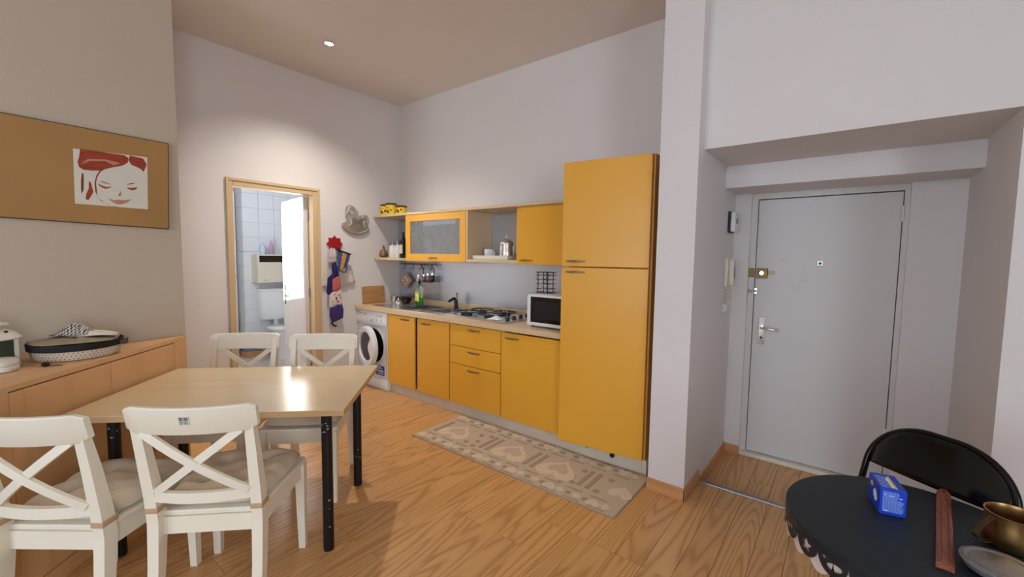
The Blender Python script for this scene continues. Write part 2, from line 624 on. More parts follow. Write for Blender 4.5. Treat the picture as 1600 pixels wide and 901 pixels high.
# ------------------------------------------------------------------ entrance door
d1 = bpy.data.objects.new('door_1', None)
C.objects.link(d1)
d1['kind'] = 'structure'
d1.location = (-0.15, 3.72, ZR)
bm = box(-0.592, -0.553, 3.69, 3.80, ZR, 1.949)
bx(bm, 0.260, 0.287, 3.69, 3.80, ZR, 1.949)
bx(bm, -0.553, 0.260, 3.69, 3.80, 1.908, 1.949)
obj('door_frame', bm, DOORP, d1)
leaf = obj('door_leaf', box(-0.549, 0.256, 3.705, 3.745, ZR + 0.035, 1.902, 0.002), DOORP, d1)
obj('door_sill', box(-0.60, 0.29, 3.655, 3.74, ZR, ZR + 0.03, 0.005), IVORY, d1)
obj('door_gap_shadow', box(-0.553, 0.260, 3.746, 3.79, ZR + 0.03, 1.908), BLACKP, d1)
hg = bmesh.new()
for z in (1.76, 0.30):
    lathe([(0.0, -.055), (.011, -.05), (.011, .05), (0.0, .055)], 10, 0.258, 3.694, z, hg)
obj('door_hinge', hg, IVORY, d1, 40)
pl = obj('handle_plate', box(-0.508, -0.468, 3.695, 3.705, 0.815, 1.025, 0.003), CHROME, d1)
hb = bmesh.new()
tube(hb, [(-0.488, 3.695, 0.945), (-0.488, 3.655, 0.945), (-0.475, 3.65, 0.945), (-0.39, 3.65, 0.94), (-0.375, 3.655, 0.94)], 0.009, 10)
obj('door_handle', hb, CHROME, pl, 50)
kh = bmesh.new()
tube(kh, [(-0.488, 3.696, 0.868), (-0.488, 3.690, 0.868)], 0.009, 10)
obj('key_hole', kh, BLACKP, pl)
lk = obj('rim_lock', box(-0.537, -0.468, 3.675, 3.705, 1.318, 1.392, 0.004), BRASS, d1)
kb = bmesh.new()
tube(kb, [(-0.503, 3.676, 1.357), (-0.503, 3.655, 1.357)], [0.018, 0.014], 14)
obj('lock_knob', kb, CHROME, lk, 50)
obj('lock_tail', box(-0.467, -0.425, 3.69, 3.705, 1.345, 1.375, 0.004), SCUFF, lk)
obj('lock_keeper', box(-0.597, -0.556, 3.665, 3.69, 1.325, 1.392, 0.004), BRASS, d1)
kb = bmesh.new()
tube(kb, [(-0.60, 3.672, 1.215), (-0.535, 3.672, 1.220)], 0.010, 10)
bx(kb, -0.58, -0.565, 3.668, 3.69, 1.20, 1.235)
bx(kb, -0.548, -0.532, 3.68, 3.705, 1.20, 1.24)
obj('slide_bolt', kb, CHROME, d1)
pk = bmesh.new()
bx(pk, -0.172, -0.135, 3.698, 3.705, 1.418, 1.455, 0.002)
ph = obj('peephole', pk, STEELD, d1)
pk = bmesh.new()
tube(pk, [(-0.1535, 3.699, 1.436), (-0.1535, 3.694, 1.436)], 0.009, 12)
obj('peephole_lens', pk, BLACKP, ph)
for (xa, za, xb_, zb, th) in ((-.40, 1.452, -.34, 1.462, .004), (-.30, 1.235, -.26, 1.265, .005), (-.25, 1.305, -.22, 1.310, .004), (-.19, 1.52, -.18, 1.53, .004)):
    bm = bmesh.new()
    prism(bm, [(xa, za), (xb_, zb), (xb_, zb + th), (xa, za + th)], 1, 3.7044, 3.706)
    obj('scuff_mark', bm, SCUFF, d1)

# things on the recess wall
t = thing('thermostat', 'white wall thermostat high beside the entrance door', 'thermostat', (-0.70, 3.46, 1.72))
obj('back_plate', box(-0.70, -0.682, 3.41, 3.54, 1.648, 1.802, 0.004), BLACKP, t)
obj('cover', box(-0.682, -0.652, 3.405, 3.53, 1.655, 1.795, 0.010), WHITEP, t, 50)
obj('display', box(-0.6525, -0.651, 3.45, 3.50, 1.715, 1.75), GREYP, t)
t = thing('intercom', 'ivory intercom handset with dark slot and curly cord beside the entrance door', 'intercom', (-0.70, 3.44, 1.36))
obj('base', box(-0.70, -0.675, 3.37, 3.48, 1.255, 1.465, 0.006), IVORY, t, 50)
obj('handset', box(-0.675, -0.640, 3.385, 3.455, 1.262, 1.460, 0.010), IVORY, t, 50)
obj('slot', box(-0.641, -0.639, 3.405, 3.425, 1.32, 1.41), BLACKP, t)
bm = bmesh.new()
pts = []
for k in range(60):
    a = k / 59
    y = 3.40 + 0.06 * a
    z = 1.258 - 0.13 * math.sin(PI * a)
    pts.append((-0.672 + 0.006 * math.cos(k * 1.6), y + 0.006 * math.sin(k * 1.6), z))
tube(bm, pts, 0.004, 6)
obj('cord', bm, IVORY, t)
t = thing('light_switch', 'small white light switch low on the recess wall under the intercom', 'switch', (-0.70, 3.42, 1.1))
obj('plate', box(-0.70, -0.692, 3.385, 3.455, 1.065, 1.135, 0.003), WHITEP, t)
obj('rocker', box(-0.692, -0.684, 3.40, 3.44, 1.078, 1.122, 0.003), WHITEP, t)

# ------------------------------------------------------------------ bathroom
BX = -6.51
d2 = bpy.data.objects.new('door_2', None)
C.objects.link(d2)
d2['kind'] = 'structure'
d2.location = (XB, 1.85, 0)
bm = bmesh.new()
bx(bm, XB - 0.10, XB + 0.014, 1.435, 1.490, 0, 2.128, 0.004)
bx(bm, XB - 0.10, XB + 0.014, 2.212, 2.290, 0, 2.128, 0.004)
bx(bm, XB - 0.10, XB + 0.014, 1.490, 2.212, 2.056, 2.128, 0.004)
obj('door_frame', bm, FRAMEB, d2)
bm = box(XB + 0.014, XB + 0.022, 1.435, 1.462, 0, 2.128, 0.003)
bx(bm, XB + 0.014, XB + 0.022, 2.262, 2.290, 0, 2.128, 0.003)
bx(bm, XB + 0.014, XB + 0.022, 1.462, 2.262, 2.10, 2.128, 0.003)
obj('architrave', bm, FRAMEB, d2)
# leaf swung into the bathroom
HX, HY = XB - 0.085, 2.185
ang = R(173)
M4 = Matrix.Translation((HX, HY, 0)) @ Matrix.Rotation(ang, 4, 'Z')
bm = box(0.0, 0.70, -0.02, 0.02, 0.012, 2.045, 0.002)
bm.transform(M4)
lf = obj('door_leaf', bm, DOORP, d2)
bm = box(0.60, 0.64, 0.02, 0.027, 0.88, 1.10, 0.002)
bm.transform(M4)
hp = obj('handle_plate', bm, CHROME, lf)
bm = bmesh.new()
tube(bm, [(0.62, 0.025, 1.03), (0.62, 0.065, 1.03), (0.60, 0.07, 1.03), (0.50, 0.07, 1.03)], 0.009, 10)
bm.transform(M4)
obj('door_handle', bm, CHROME, lf, 50)
bm = bmesh.new()
tube(bm, [(0.62, -0.02, 1.03), (0.62, -0.065, 1.03), (0.60, -0.07, 1.03), (0.50, -0.07, 1.03)], 0.009, 10)
bm.transform(M4)
obj('door_handle', bm, CHROME, lf, 50)
bm = bmesh.new()
for z in (0.25, 1.05, 1.85):
    lathe([(0, -.05), (.009, -.045), (.009, .045), (0, .05)], 10, HX + 0.012, HY + 0.022, z, bm)
obj('door_hinge', bm, STEELD, d2, 40)

struct('floor_bathroom', box(-7.7, XB - 0.02, 0.6, 3.4, -0.14, -0.012), GROUT)
bf = bpy.data.objects['floor_bathroom']
me_t = None
for i in range(10):
    for j in range(6):
        x, y = -4.40 - i * 0.31, 1.42 + j * 0.31
        if me_t is None:
            b2 = box(-0.308, -0.002, 0.002, 0.308, -0.011, 0, 0.001)
            me_t = bpy.data.meshes.new('tile')
            b2.to_mesh(me_t)
            b2.free()
            me_t.materials.append(TILEFL)
        o = bpy.data.objects.new('tile', me_t)
        C.objects.link(o)
        o.parent = bf
        o.location = (x, y, 0)
struct('wall_bathroom_far', box(-7.75, -7.6, 1.2, 3.5, -0.1, ZC), BATHW)
struct('wall_bathroom_right', box(-7.75, XB - 0.10, 3.25, 3.4, -0.1, ZC), BATHW)
bm = bmesh.new()
cells(bm, -7.75, XB - 0.10, -0.1, ZC, -0.12, 0.0, [(-5.35, -4.52, 1.86, 3.10)])
bm.transform(Matrix(((1, 0, 0, 0), (0, 0, 1, 1.40), (0, 1, 0, 0), (0, 0, 0, 1))))
struct('wall_bathroom_window', bm, BATHW)
w3 = bpy.data.objects.new('window_3', None)
C.objects.link(w3)
w3['kind'] = 'structure'
w3.location = (-4.93, 1.32, 1.86)
bm = box(-5.35, -5.31, 1.30, 1.34, 1.86, 3.10)
bx(bm, -4.56, -4.52, 1.30, 1.34, 1.86, 3.10)
bx(bm, -5.31, -4.56, 1.30, 1.34, 1.86, 1.90)
bx(bm, -5.31, -4.56, 1.30, 1.34, 3.06, 3.10)
obj('window_frame', bm, DOORP, w3)
# boxed-in toilet wall with its tiles
bw = struct('wall_toilet', box(-7.6, BX - 0.012, 2.342, 3.25, 0.0, ZC), GROUT)
TM = {}


def tile_obj(parent, x0, x1, y0, y1, z0, z1, m, key):
    k = (key, round(x1 - x0, 3), round(y1 - y0, 3), round(z1 - z0, 3))
    if k not in TM:
        b2 = box(0, x1 - x0, 0, y1 - y0, 0, z1 - z0, 0.0012)
        me = bpy.data.meshes.new('tile')
        b2.to_mesh(me)
        b2.free()
        me.materials.append(m)
        TM[k] = me
    o = bpy.data.objects.new('tile', TM[k])
    C.objects.link(o)
    o.parent = parent
    o.location = (x0, y0, z0)


TS = 0.203
for i in range(5):
    for k in range(16):
        z0 = 0.24 + 0.20 * k - 0.16
        if z0 > 3.0:
            continue
        y0 = 2.33 + i * TS
        if y0 + TS > 3.25:
            continue
        m = TILEB if k == 0 else TILEW
        tile_obj(bw, BX - 0.012, BX, y0 + 0.0015, y0 + TS - 0.0015, z0, z0 + 0.197, m, 'f' + m.name)
for i in range(5):
    for k in range(16):
        z0 = 0.24 + 0.20 * k - 0.16
        if z0 > 3.0:
            continue
        m = TILEB if k == 0 else TILEW
        tile_obj(bw, BX - 0.015 - (i + 1) * TS + 0.003, BX - 0.015 - i * TS, 2.330, 2.342, z0, z0 + 0.197, m, 's' + m.name)
struct('baseboard_toilet', bx(box(BX, BX + 0.012, 2.318, 3.0, 0, 0.075, 0.002), -7.5, BX, 2.318, 2.330, 0, 0.075, 0.002), BASEY)

t = thing('shower_screen', 'white framed shower screen at the left edge of the bathroom doorway', 'shower screen', (-6.7, 2.2, 0))
bm = bmesh.new()
bx(bm, -6.72, -6.68, 2.265, 2.30, 0.0, 2.3, 0.003)
bx(bm, -6.72, -6.68, 1.50, 1.535, 0.0, 2.3, 0.003)
bx(bm, -6.72, -6.68, 1.535, 2.265, 2.26, 2.3, 0.003)
obj('frame', bm, WHITEP, t)
obj('lower_panel', box(-6.71, -6.69, 1.535, 2.265, 0.0, 0.64), WHITEP, t)
obj('glass_panel', box(-6.705, -6.695, 1.535, 2.265, 0.64, 2.26), GLASS, t)
bm = bmesh.new()
tube(bm, [(-6.68, 2.28, 1.15), (-6.65, 2.28, 1.15), (-6.64, 2.29, 1.15)], 0.008, 8)
obj('latch', bm, CHROME, t)

t = thing('toilet', 'white toilet seen through the bathroom doorway', 'toilet', (-6.2, 2.68, 0))
bm = bmesh.new()
rings = []
for z, a, b, cx in ((0, .11, .10, -6.16), (.06, .105, .095, -6.16), (.20, .11, .10, -6.16), (.30, .17, .14, -6.18), (.385, .23, .18, -6.22), (.40, .235, .185, -6.22)):
    rings.append([(cx + a * math.cos(2 * PI * k / 28), 2.70 + b * math.sin(2 * PI * k / 28), z) for k in range(28)])
loft(bm, rings)
obj('bowl', bm, CERAM, t, 60)
bm = bmesh.new()
rings = []
for z, g in ((.402, 0), (.41, .008), (.435, .008), (.445, 0)):
    rings.append([(-6.215 + (.235 + g) * math.cos(2 * PI * k / 28), 2.70 + (.187 + g) * math.sin(2 * PI * k / 28), z) for k in range(28)])
loft(bm, rings)
obj('seat_lid', bm, CERAM, t, 60)
bm = bmesh.new()
pf = []
for k in range(13):
    a = PI * k / 12
    pf.append((2.70 - 0.225 * math.cos(a), -0.0))
rings = []
for z, s in ((0.53, .88), (0.56, .96), (0.72, 1.0), (0.90, 1.02), (0.93, 1.02), (0.935, 1.04), (0.955, 1.03), (0.965, .9)):
    ring = []
    for k in range(17):
        a = PI * k / 16
        ring.append((-6.505 + 0.17 * s * (math.sin(a) ** .35), 2.70 - 0.225 * s * math.cos(a), z))
    rings.append(ring)
loft(bm, rings)
obj('cistern', bm, CERAM, t, 50)
bm = bmesh.new()
tube(bm, [(-6.44, 2.70, 0.545), (-6.44, 2.70, 0.40)], 0.04, 14)
obj('flush_pipe', bm, CERAM, t, 50)

t = thing('wall_cabinet', 'white bathroom cabinet with dark open niche above the toilet cistern', 'cabinet', (-6.41, 2.72, 1.05))
bm = bmesh.new()
bx(bm, BX + .001, BX + .19, 2.42, 3.02, 1.05, 1.30)
bx(bm, BX + .001, BX + .19, 2.42, 2.455, 1.30, 1.445)
bx(bm, BX + .001, BX + .19, 2.985, 3.02, 1.30, 1.445)
bx(bm, BX + .001, BX + .19, 2.455, 2.985, 1.425, 1.445)
obj('body', bm, IVORY, t)
obj('niche', box(BX + .002, BX + .05, 2.456, 2.984, 1.301, 1.424), SLITB, t)
obj('flap_door', box(BX + .19, BX + .205, 2.425, 3.015, 1.055, 1.335, 0.002), IVORY, t)
obj('grip', box(BX + .205, BX + .210, 2.50, 2.54, 1.085, 1.093), GREYP, t)

t = thing('spray_bottle', 'pink spray bottle on top of the bathroom cabinet', 'bottle', (BX + .1, 2.65, 1.445))
obj('body', lathe([(.03, 0), (.034, .01), (.034, .10), (.02, .15), (.013, .17), (.013, .19)], 16, BX + .1, 2.65, 1.446), PINKB, t, 50)
obj('trigger', box(BX + .085, BX + .14, 2.638, 2.662, 1.636, 1.69, 0.004), WHITEP, t)
t = thing('soap_bottle', 'short pale pump bottle left on top of the bathroom cabinet', 'bottle', (BX + .1, 2.53, 1.445))
obj('body', lathe([(.035, 0), (.038, .01), (.038, .09), (.02, .11), (.015, .115)], 16, BX + .1, 2.535, 1.446), BLUEBT, t, 50)
bm = bmesh.new()
tube(bm, [(BX + .1, 2.535, 1.56), (BX + .1, 2.535, 1.595), (BX + .11, 2.535, 1.6), (BX + .14, 2.535, 1.598)], 0.008, 8)
obj('pump', bm, WHITEP, t)

# ------------------------------------------------------------------ recessed ceiling lamp
def downlight(x, y, label, power):
    t = thing('downlight', label, 'ceiling light', (x, y, ZC), 0)
    bm = bmesh.new()
    lathe([(.034, 0), (.046, -.002), (.046, -.006), (.036, -.010), (.034, -.004)], 28, x, y, ZC, bm)
    obj('ring', bm, CHROME, t, 50)
    obj('bulb', lathe([(.033, -.001), (.033, -.004), (.02, -.007), (0, -.008)], 24, x, y, ZC), LAMPE, t, 50)
    sp = light('spot_beam', 'SPOT', (0, 0, -0.02), (0, 0, 0), power, (1.0, 0.94, 0.86))
    sp.data.spot_size = R(122)
    sp.data.spot_blend = 1.0
    sp.data.shadow_soft_size = 0.03
    sp.parent = t


downlight(-3.572, 1.985, 'small round recessed spotlight glowing in the ceiling above the kitchen corner', 125)

# ================================================================== KITCHEN


def handle_bm(cx, y, z, L=0.135, flip=1):
    bm = bmesh.new()
    rings = []
    n = 13
    for i in range(n):
        a = i / (n - 1)
        x = cx - L / 2 + L * a
        d = 0.022 * math.sin(PI * a) ** .6 + 0.002
        hgt = 0.006 + 0.010 * math.sin(PI * a)
        rings.append([(x, y - d + 0.005, z + hgt / 2), (x, y - d - 0.004, z + hgt / 2 * .6), (x, y - d - 0.004, z - hgt / 2 * .6), (x, y - d + 0.005, z - hgt / 2)])
    loft(bm, rings)
    for s in (-1, 1):
        bx(bm, cx + s * (L / 2 - .006) - .005, cx + s * (L / 2 - .006) + .005, y - .012, y + .0, z - .005, z + .005)
    return bm


def door_front(name, x0, x1, z0, z1, y, parent, hx=None, hz=None, hl=0.135):
    o = obj(name, box(x0, x1, y, y + 0.020, z0, z1, 0.003), YEL, parent)
    if hx is not None:
        obj('handle', handle_bm(hx, y, hz, hl), HANDLE, o, 40)
    return o


def carcass(x0, x1, y0, y1, z0, z1, th=0.018, front=False):
    bm = box(x0, x0 + th, y0, y1, z0, z1)
    bx(bm, x1 - th, x1, y0, y1, z0, z1)
    bx(bm, x0 + th, x1 - th, y0, y1, z0, z0 + th)
    bx(bm, x0 + th, x1 - th, y1 - th, y1, z0 + th, z1)
    return bm


YF = 2.700
ZB0, ZB1 = 0.112, 0.838
t = thing('sink_cabinet', 'yellow two-door base cabinet under the sink beside the washing machine', 'cabinet', (-3.31, 3.0, 0))
obj('body', carcass(-3.782, -2.842, YF + .021, 3.29, 0.105, 0.846), MAPLE, t)
door_front('door', -3.778, -3.338, ZB0, ZB1, YF - .004, t, -3.49, 0.806)
door_front('door', -3.300, -2.850, ZB0, ZB1, YF, t, -3.17, 0.796)
t = thing('drawer_cabinet', 'yellow base cabinet with three drawers below the hob', 'cabinet', (-2.53, 3.0, 0))
obj('body', carcass(-2.840, -2.228, YF + .021, 3.29, 0.105, 0.846), MAPLE, t)
for z0, z1 in ((0.645, 0.838), (0.480, 0.640), (0.112, 0.474)):
    door_front('drawer', -2.836, -2.232, z0, z1, YF, t, -2.537, z1 - 0.034)
t = thing('base_cabinet', 'yellow single-door base cabinet below the microwave', 'cabinet', (-1.93, 3.0, 0))
obj('body', carcass(-2.226, -1.625, YF + .021, 3.29, 0.105, 0.846), MAPLE, t)
door_front('door', -2.222, -1.628, ZB0, 0.832, YF - .003, t, -2.11, 0.790)

t = thing('kick_board', 'long off-white kick board under the yellow base cabinets', 'kick board', (-2.4, 2.74, 0))
obj('board', box(-3.78, -1.018, 2.738, 2.755, 0.0, 0.104), KICK, t)
obj('end_cap', box(-1.016, -0.985, 2.735, 3.2, 0.0, 0.104), KICK, t)
for x, z, r in ((-1.43, 0.082, .013), (-1.23, 0.070, .017)):
    bm = bmesh.new()
    tube(bm, [(x, 2.739, z), (x, 2.728, z)], r, 14)
    obj('clip', bm, BLACKP, t)

# tall fridge housing, doors standing slightly proud on the handle side
t = thing('fridge_housing', 'tall yellow fridge cabinet with two stacked doors next to the pillar', 'fridge', (-1.31, 3.0, 0))
obj('body', box(-1.615, -0.992, 2.725, 3.29, 0.108, 2.118), YELD, t)
for z0, z1, hz in ((0.112, 1.384, 1.352), (1.392, 2.116, 1.428)):
    M = Matrix.Translation((-1.003, 2.698, 0)) @ Matrix.Rotation(R(7.0), 4, 'Z')
    bm = box(-0.612, 0, 0, 0.022, z0, z1, 0.003)
    bm.transform(M)
    dr = obj('door', bm, YEL, t)
    bm = handle_bm(-0.505, 0, hz, 0.14)
    bm.transform(M)
    obj('handle', bm, HANDLE, dr, 40)

# worktop with openings for sink and hob
bm = bmesh.new()
bowls = [(-3.69, -3.37, 2.84, 3.17), (-3.32, -3.06, 2.84, 3.17)]
cells(bm, -4.368, -1.617, 2.680, 3.308, 0.848, 0.890, bowls)
t = thing('worktop', 'long cream kitchen worktop over the washing machine and base cabinets', 'worktop', (-3, 3, 0.848))
obj('slab', bm, CREAM, t)
obj('upstand', box(-4.368, -1.617, 3.288, 3.308, 0.890, 0.945, 0.003), CREAM, t)

t = thing('backsplash', 'fluted aluminium backsplash sheet behind the worktop', 'backsplash', (-3, 3.305, 0.9))
obj('sheet', box(-4.366, -1.617, 3.296, 3.3085, 0.946, 1.884), ALU, t)

# sink
t = thing('kitchen_sink', 'double stainless steel sink with drainer set in the worktop', 'sink', (-3.6, 3, 0.89))
bm = bmesh.new()
cells(bm, -4.16, -3.00, 2.755, 3.235, 0.8902, 0.8965, bowls)
obj('rim', bm, STEEL, t)
for h in bowls:
    bm = bmesh.new()
    x0, x1, y0, y1 = h
    g = .004
    top = [(x0 + g, y0 + g), (x1 - g, y0 + g), (x1 - g, y1 - g), (x0 + g, y1 - g)]
    inn = [(x0 + .03, y0 + .03), (x1 - .03, y0 + .03), (x1 - .03, y1 - .03), (x0 + .03, y1 - .03)]
    T = [bm.verts.new((*p, .8966)) for p in top]
    B = [bm.verts.new((*p, .745)) for p in inn]
    for i in range(4):
        bm.faces.new((T[i], T[(i + 1) % 4], B[(i + 1) % 4], B[i]))
    bm.faces.new(B)
    bmesh.ops.bevel(bm, geom=[e for e in bm.edges if not e.is_boundary], offset=.02, segments=3, affect='EDGES', profile=.5)
    o = obj('bowl', bm, STEEL, t, 60)
    sm = o.modifiers.new('thick', 'SOLIDIFY')
    sm.thickness = 0.003
bm = bmesh.new()
for k in range(8):
    bx(bm, -4.10, -3.80, 2.81 + k * .05, 2.822 + k * .05, .8965, .8995, .001)
o = obj('drainer_ribs', bm, STEEL, t)

t = thing('kitchen_tap', 'dark single-lever tap rising between the two sink bowls', 'tap', (-3.29, 3.20, 0.897))
obj('base', lathe([(.026, 0), (.026, .01), (.021, .02), (.021, .09), (.018, .10)], 18, -3.275, 3.205, .897), BLACKP, t, 50)
bm = bmesh.new()
tube(bm, [(-3.275, 3.205, .99), (-3.277, 3.19, 1.003), (-3.282, 3.15, 0.996), (-3.286, 3.12, 0.980), (-3.288, 3.112, 0.968)], [.018, .017, .014, .013, .012], 12)
obj('spout', bm, BLACKP, t, 50)
bm = bmesh.new()
tube(bm, [(-3.275, 3.205, .992), (-3.272, 3.205, 1.02), (-3.262, 3.20, 1.045), (-3.25, 3.195, 1.058)], [.02, .019, .015, .012], 12)
obj('lever', bm, CHROME, t, 50)

# hob
t = thing('gas_hob', 'stainless gas hob with black burner grates and knobs along its right side', 'hob', (-2.6, 3, 0.89))
obj('plate', box(-2.955, -2.225, 2.765, 3.215, 0.8902, 0.906, 0.003), STEEL, t)
for bxx, byy, br in ((-2.80, 2.88, .055), (-2.80, 3.10, .045), (-2.52, 2.88, .045), (-2.52, 3.10, .06)):
    bn = obj('burner', lathe([(br, 0), (br, .012), (br * .9, .016), (br * .7, .017), (br * .7, .024), (0.001, .026)], 22, bxx, byy, .906), BLACKM, t, 40)
    bm = bmesh.new()
    for a in range(4):
        ca, sa = math.cos(a * PI / 2 + PI / 4), math.sin(a * PI / 2 + PI / 4)
        bar(bm, [(bxx + ca * .13, byy + sa * .10, .908), (bxx + ca * .125, byy + sa * .098, .938), (bxx + ca * .03, byy + sa * .03, .942)], (-sa, ca, 0), (0, 0, 1), .010, .008)
    tube(bm, [(bxx + .115 * math.cos(2 * PI * k / 24), byy + .09 * math.sin(2 * PI * k / 24), .936) for k in range(24)], .005, 6, closed=True)
    obj('grate', bm, BLACKM, t)
for k in range(4):
    kn = obj('knob', lathe([(.021, 0), (.021, .004), (.017, .006), (.015, .026), (.012, .028), (0.001, .028)], 18, -2.29, 2.86 + k * .095, .906), BLACKP, t, 40)
    kn['label'] = 'black knob'
bm = bmesh.new()
for i in range(5):
    pass
rings = []
rnd = random.Random(4)
for i in range(9):
    for j in range(9):
        u, v = i / 8, j / 8
        bm.verts.new((-2.46 + .13 * u + rnd.uniform(-.006, .006), 2.775 + .10 * v + rnd.uniform(-.006, .006), .9075 + .030 * math.sin(PI * u) * math.sin(PI * v) * rnd.uniform(.4, 1.2) + .002))
bm.verts.ensure_lookup_table()
for i in range(8):
    for j in range(8):
        bm.faces.new((bm.verts[i * 9 + j], bm.verts[i * 9 + j + 1], bm.verts[i * 9 + j + 10], bm.verts[i * 9 + j + 9]))
o = obj('wiping_cloth', bm, WHITEPR, None, 80)
o.modifiers.new('thick', 'SOLIDIFY').thickness = .002
tag(o, 'crumpled pale cloth on the front right of the hob', 'cloth')

# microwave
t = thing('microwave', 'white microwave with dark glass door on the right end of the worktop', 'microwave', (-1.8, 2.95, 0.89))
obj('body', box(-2.03, -1.62, 2.80, 3.20, 0.902, 1.155, 0.006), APPL, t, 50)
fr = obj('door', box(-2.026, -1.624, 2.782, 2.802, 0.905, 1.152, 0.005), APPL, t, 50)
obj('door_glass', box(-1.990, -1.628, 2.7795, 2.783, 0.933, 1.138, 0.001), DARKGL, fr)
obj('door_window', box(-1.955, -1.70, 2.7785, 2.7800, 0.965, 1.105), mat('window_mesh', (30, 32, 40), 0.2), fr)
for x in (-2.0, -1.65):
    for y in (2.83, 3.17):
        obj('foot', lathe([(.012, 0), (.012, .0115)], 10, x, y, .8905), BLACKP, t)
# small wire rack on top
t = thing('wire_rack', 'small dark wire rack standing on the microwave', 'rack', (-1.95, 2.95, 1.156))
bm = bmesh.new()
rx0, rx1, ry0, ry1 = -2.03, -1.885, 2.91, 2.99
for z in (1.162, 1.195, 1.235, 1.270, 1.305, 1.33):
    if z in (1.162, 1.33):
        tube(bm, [(rx0, ry0, z), (rx1, ry0, z), (rx1, ry1, z), (rx0, ry1, z)], .0035, 6, closed=True)
    else:
        tube(bm, [(rx0, ry0, z), (rx0 + .055, ry0, z)], .003, 6)
        tube(bm, [(rx1 - .07, ry0, z), (rx1, ry0, z)], .003, 6)
        tube(bm, [(rx0, ry1, z), (rx1, ry1, z)], .003, 6)
for x in (rx0 + .02, rx1 - .03):
    for y in (ry0, ry1):
        tube(bm, [(x, y, 1.158), (x, y, 1.332)], .004, 6)
tube(bm, [(rx1 - .035, ry0, 1.33), (rx1 - .035, ry0 + .005, 1.16)], [.010, .004], 8)
obj('wires', bm, BLACKM, t)

# ------------------------------------------------------------------ wall units
YU = 2.930
t = thing('top_shelf', 'long maple board topping the wall cabinets', 'shelf', (-3, 3.1, 1.886))
obj('board', box(-4.368, -1.6165, YU, 3.308, 1.886, 1.912, 0.003), MAPLE, t)
t = thing('corner_shelf', 'short maple shelf left of the glass cabinet holding bottles', 'shelf', (-4.07, 3.1, 1.395))
obj('board', box(-4.368, -3.778, YU + .01, 3.294, 1.398, 1.424, 0.003), MAPLE, t)
t = thing('glass_cabinet', 'yellow framed wall cabinet with hammered glass flap above the sink', 'cabinet', (-3.32, 3.1, 1.39))
bm = box(-3.775, -3.757, YU + .021, 3.294, 1.392, 1.885)
bx(bm, -2.888, -2.870, YU + .021, 3.294, 1.392, 1.885)
bx(bm, -3.757, -2.888, YU + .021, 3.294, 1.392, 1.410)
bx(bm, -3.757, -2.888, YU + .021, 3.294, 1.868, 1.885)
bx(bm, -3.757, -2.888, 3.285, 3.294, 1.410, 1.868)
obj('body', bm, MAPLE, t)
bm = box(-3.773, -3.695, YU, YU + .02, 1.394, 1.883, .003)
bx(bm, -2.950, -2.872, YU, YU + .02, 1.394, 1.883, .003)
bx(bm, -3.695, -2.950, YU, YU + .02, 1.394, 1.472, .003)
bx(bm, -3.695, -2.950, YU, YU + .02, 1.812, 1.883, .003)
df = obj('flap_door', bm, YEL, t)
obj('pane', box(-3.698, -2.947, YU + .008, YU + .013, 1.469, 1.815), PATG, df)
obj('handle', handle_bm(-3.33, YU, 1.432, .12), HANDLE, df, 40)
# things kept inside the glass cabinet
bm = bmesh.new()
tube(bm, [(-3.50, 2.99, 1.655), (-3.38, 2.985, 1.55), (-3.27, 2.98, 1.465)], [.009, .010, .016], 8)
o = tag(obj('rolling_pin', bm, MAPLE, None, 50), 'pale wooden stick leaning behind the hammered glass', 'utensil')
bm = bmesh.new()
rings = []
for i in range(11):
    a = i / 10
    x = -3.565 + 0.11 * a ** 1.6 + .0 * a
    z = 1.66 - 0.235 * a
    wdt = .006 + .05 * math.sin(PI * a * .9)
    rings.append([(x, 3.02, z), (x + wdt, 3.02, z + .0), (x + wdt, 3.03, z), (x, 3.03, z)])
loft(bm, rings)
tag(obj('colander', bm, WHITEP, None, 50), 'white curved strainer seen dimly behind the hammered glass', 'utensil')

t = thing('open_unit', 'open maple wall shelf between the glass cabinet and the yellow wall cabinet', 'shelf', (-2.56, 3.1, 1.39))
obj('board', box(-2.868, -2.262, YU + .005, 3.294, 1.398, 1.424, .003), MAPLE, t)
obj('side_panel', box(-2.868, -2.850, YU + .005, 3.294, 1.425, 1.885), MAPLE, t)
t = thing('wall_cabinet', 'plain yellow wall cabinet above the microwave', 'cabinet', (-1.94, 3.1, 1.39))
obj('body', box(-2.260, -1.640, YU + .021, 3.294, 1.392, 1.8855), YELD, t)
door_front('door', -2.258, -1.642, 1.390, 1.868, YU, t, -2.15, 1.424, .13)

# three yellow canisters on the top shelf
t = thing('canister', 'leftmost yellow canister with olive print on the top shelf', 'canister', (-4.275, 3.03, 1.912), 0, 'yellow canisters')


def canister(t, x, y, r, h):
    z = 1.9125
    obj('body', lathe([(r, 0), (r, h)], 24, x, y, z), YTIN, t, 40)
    obj('lid', lathe([(r + .002, 0), (r + .002, .018), (r - .002, .021), (.001, .021)], 24, x, y, z + h), BROWN, t, 40)
    bm = bmesh.new()
    for a0, zz, s in ((-1.9, .035, .013), (-1.5, .045, .011), (-1.2, .03, .012), (-2.2, .06, .006), (-1.6, .08, .008), (-1.1, .075, .006), (-0.7, .05, .01)):
        pts = []
        for k in range(8):
            aa = 2 * PI * k / 8
            th = a0 + s * math.cos(aa) / r
            pts.append((x + (r + .0006) * math.cos(th), y + (r + .0006) * math.sin(th), z + zz + s * 1.2 * math.sin(aa)))
        bm.faces.new([bm.verts.new(p) for p in pts])
    obj('olive_print', bm, BROWN, t)


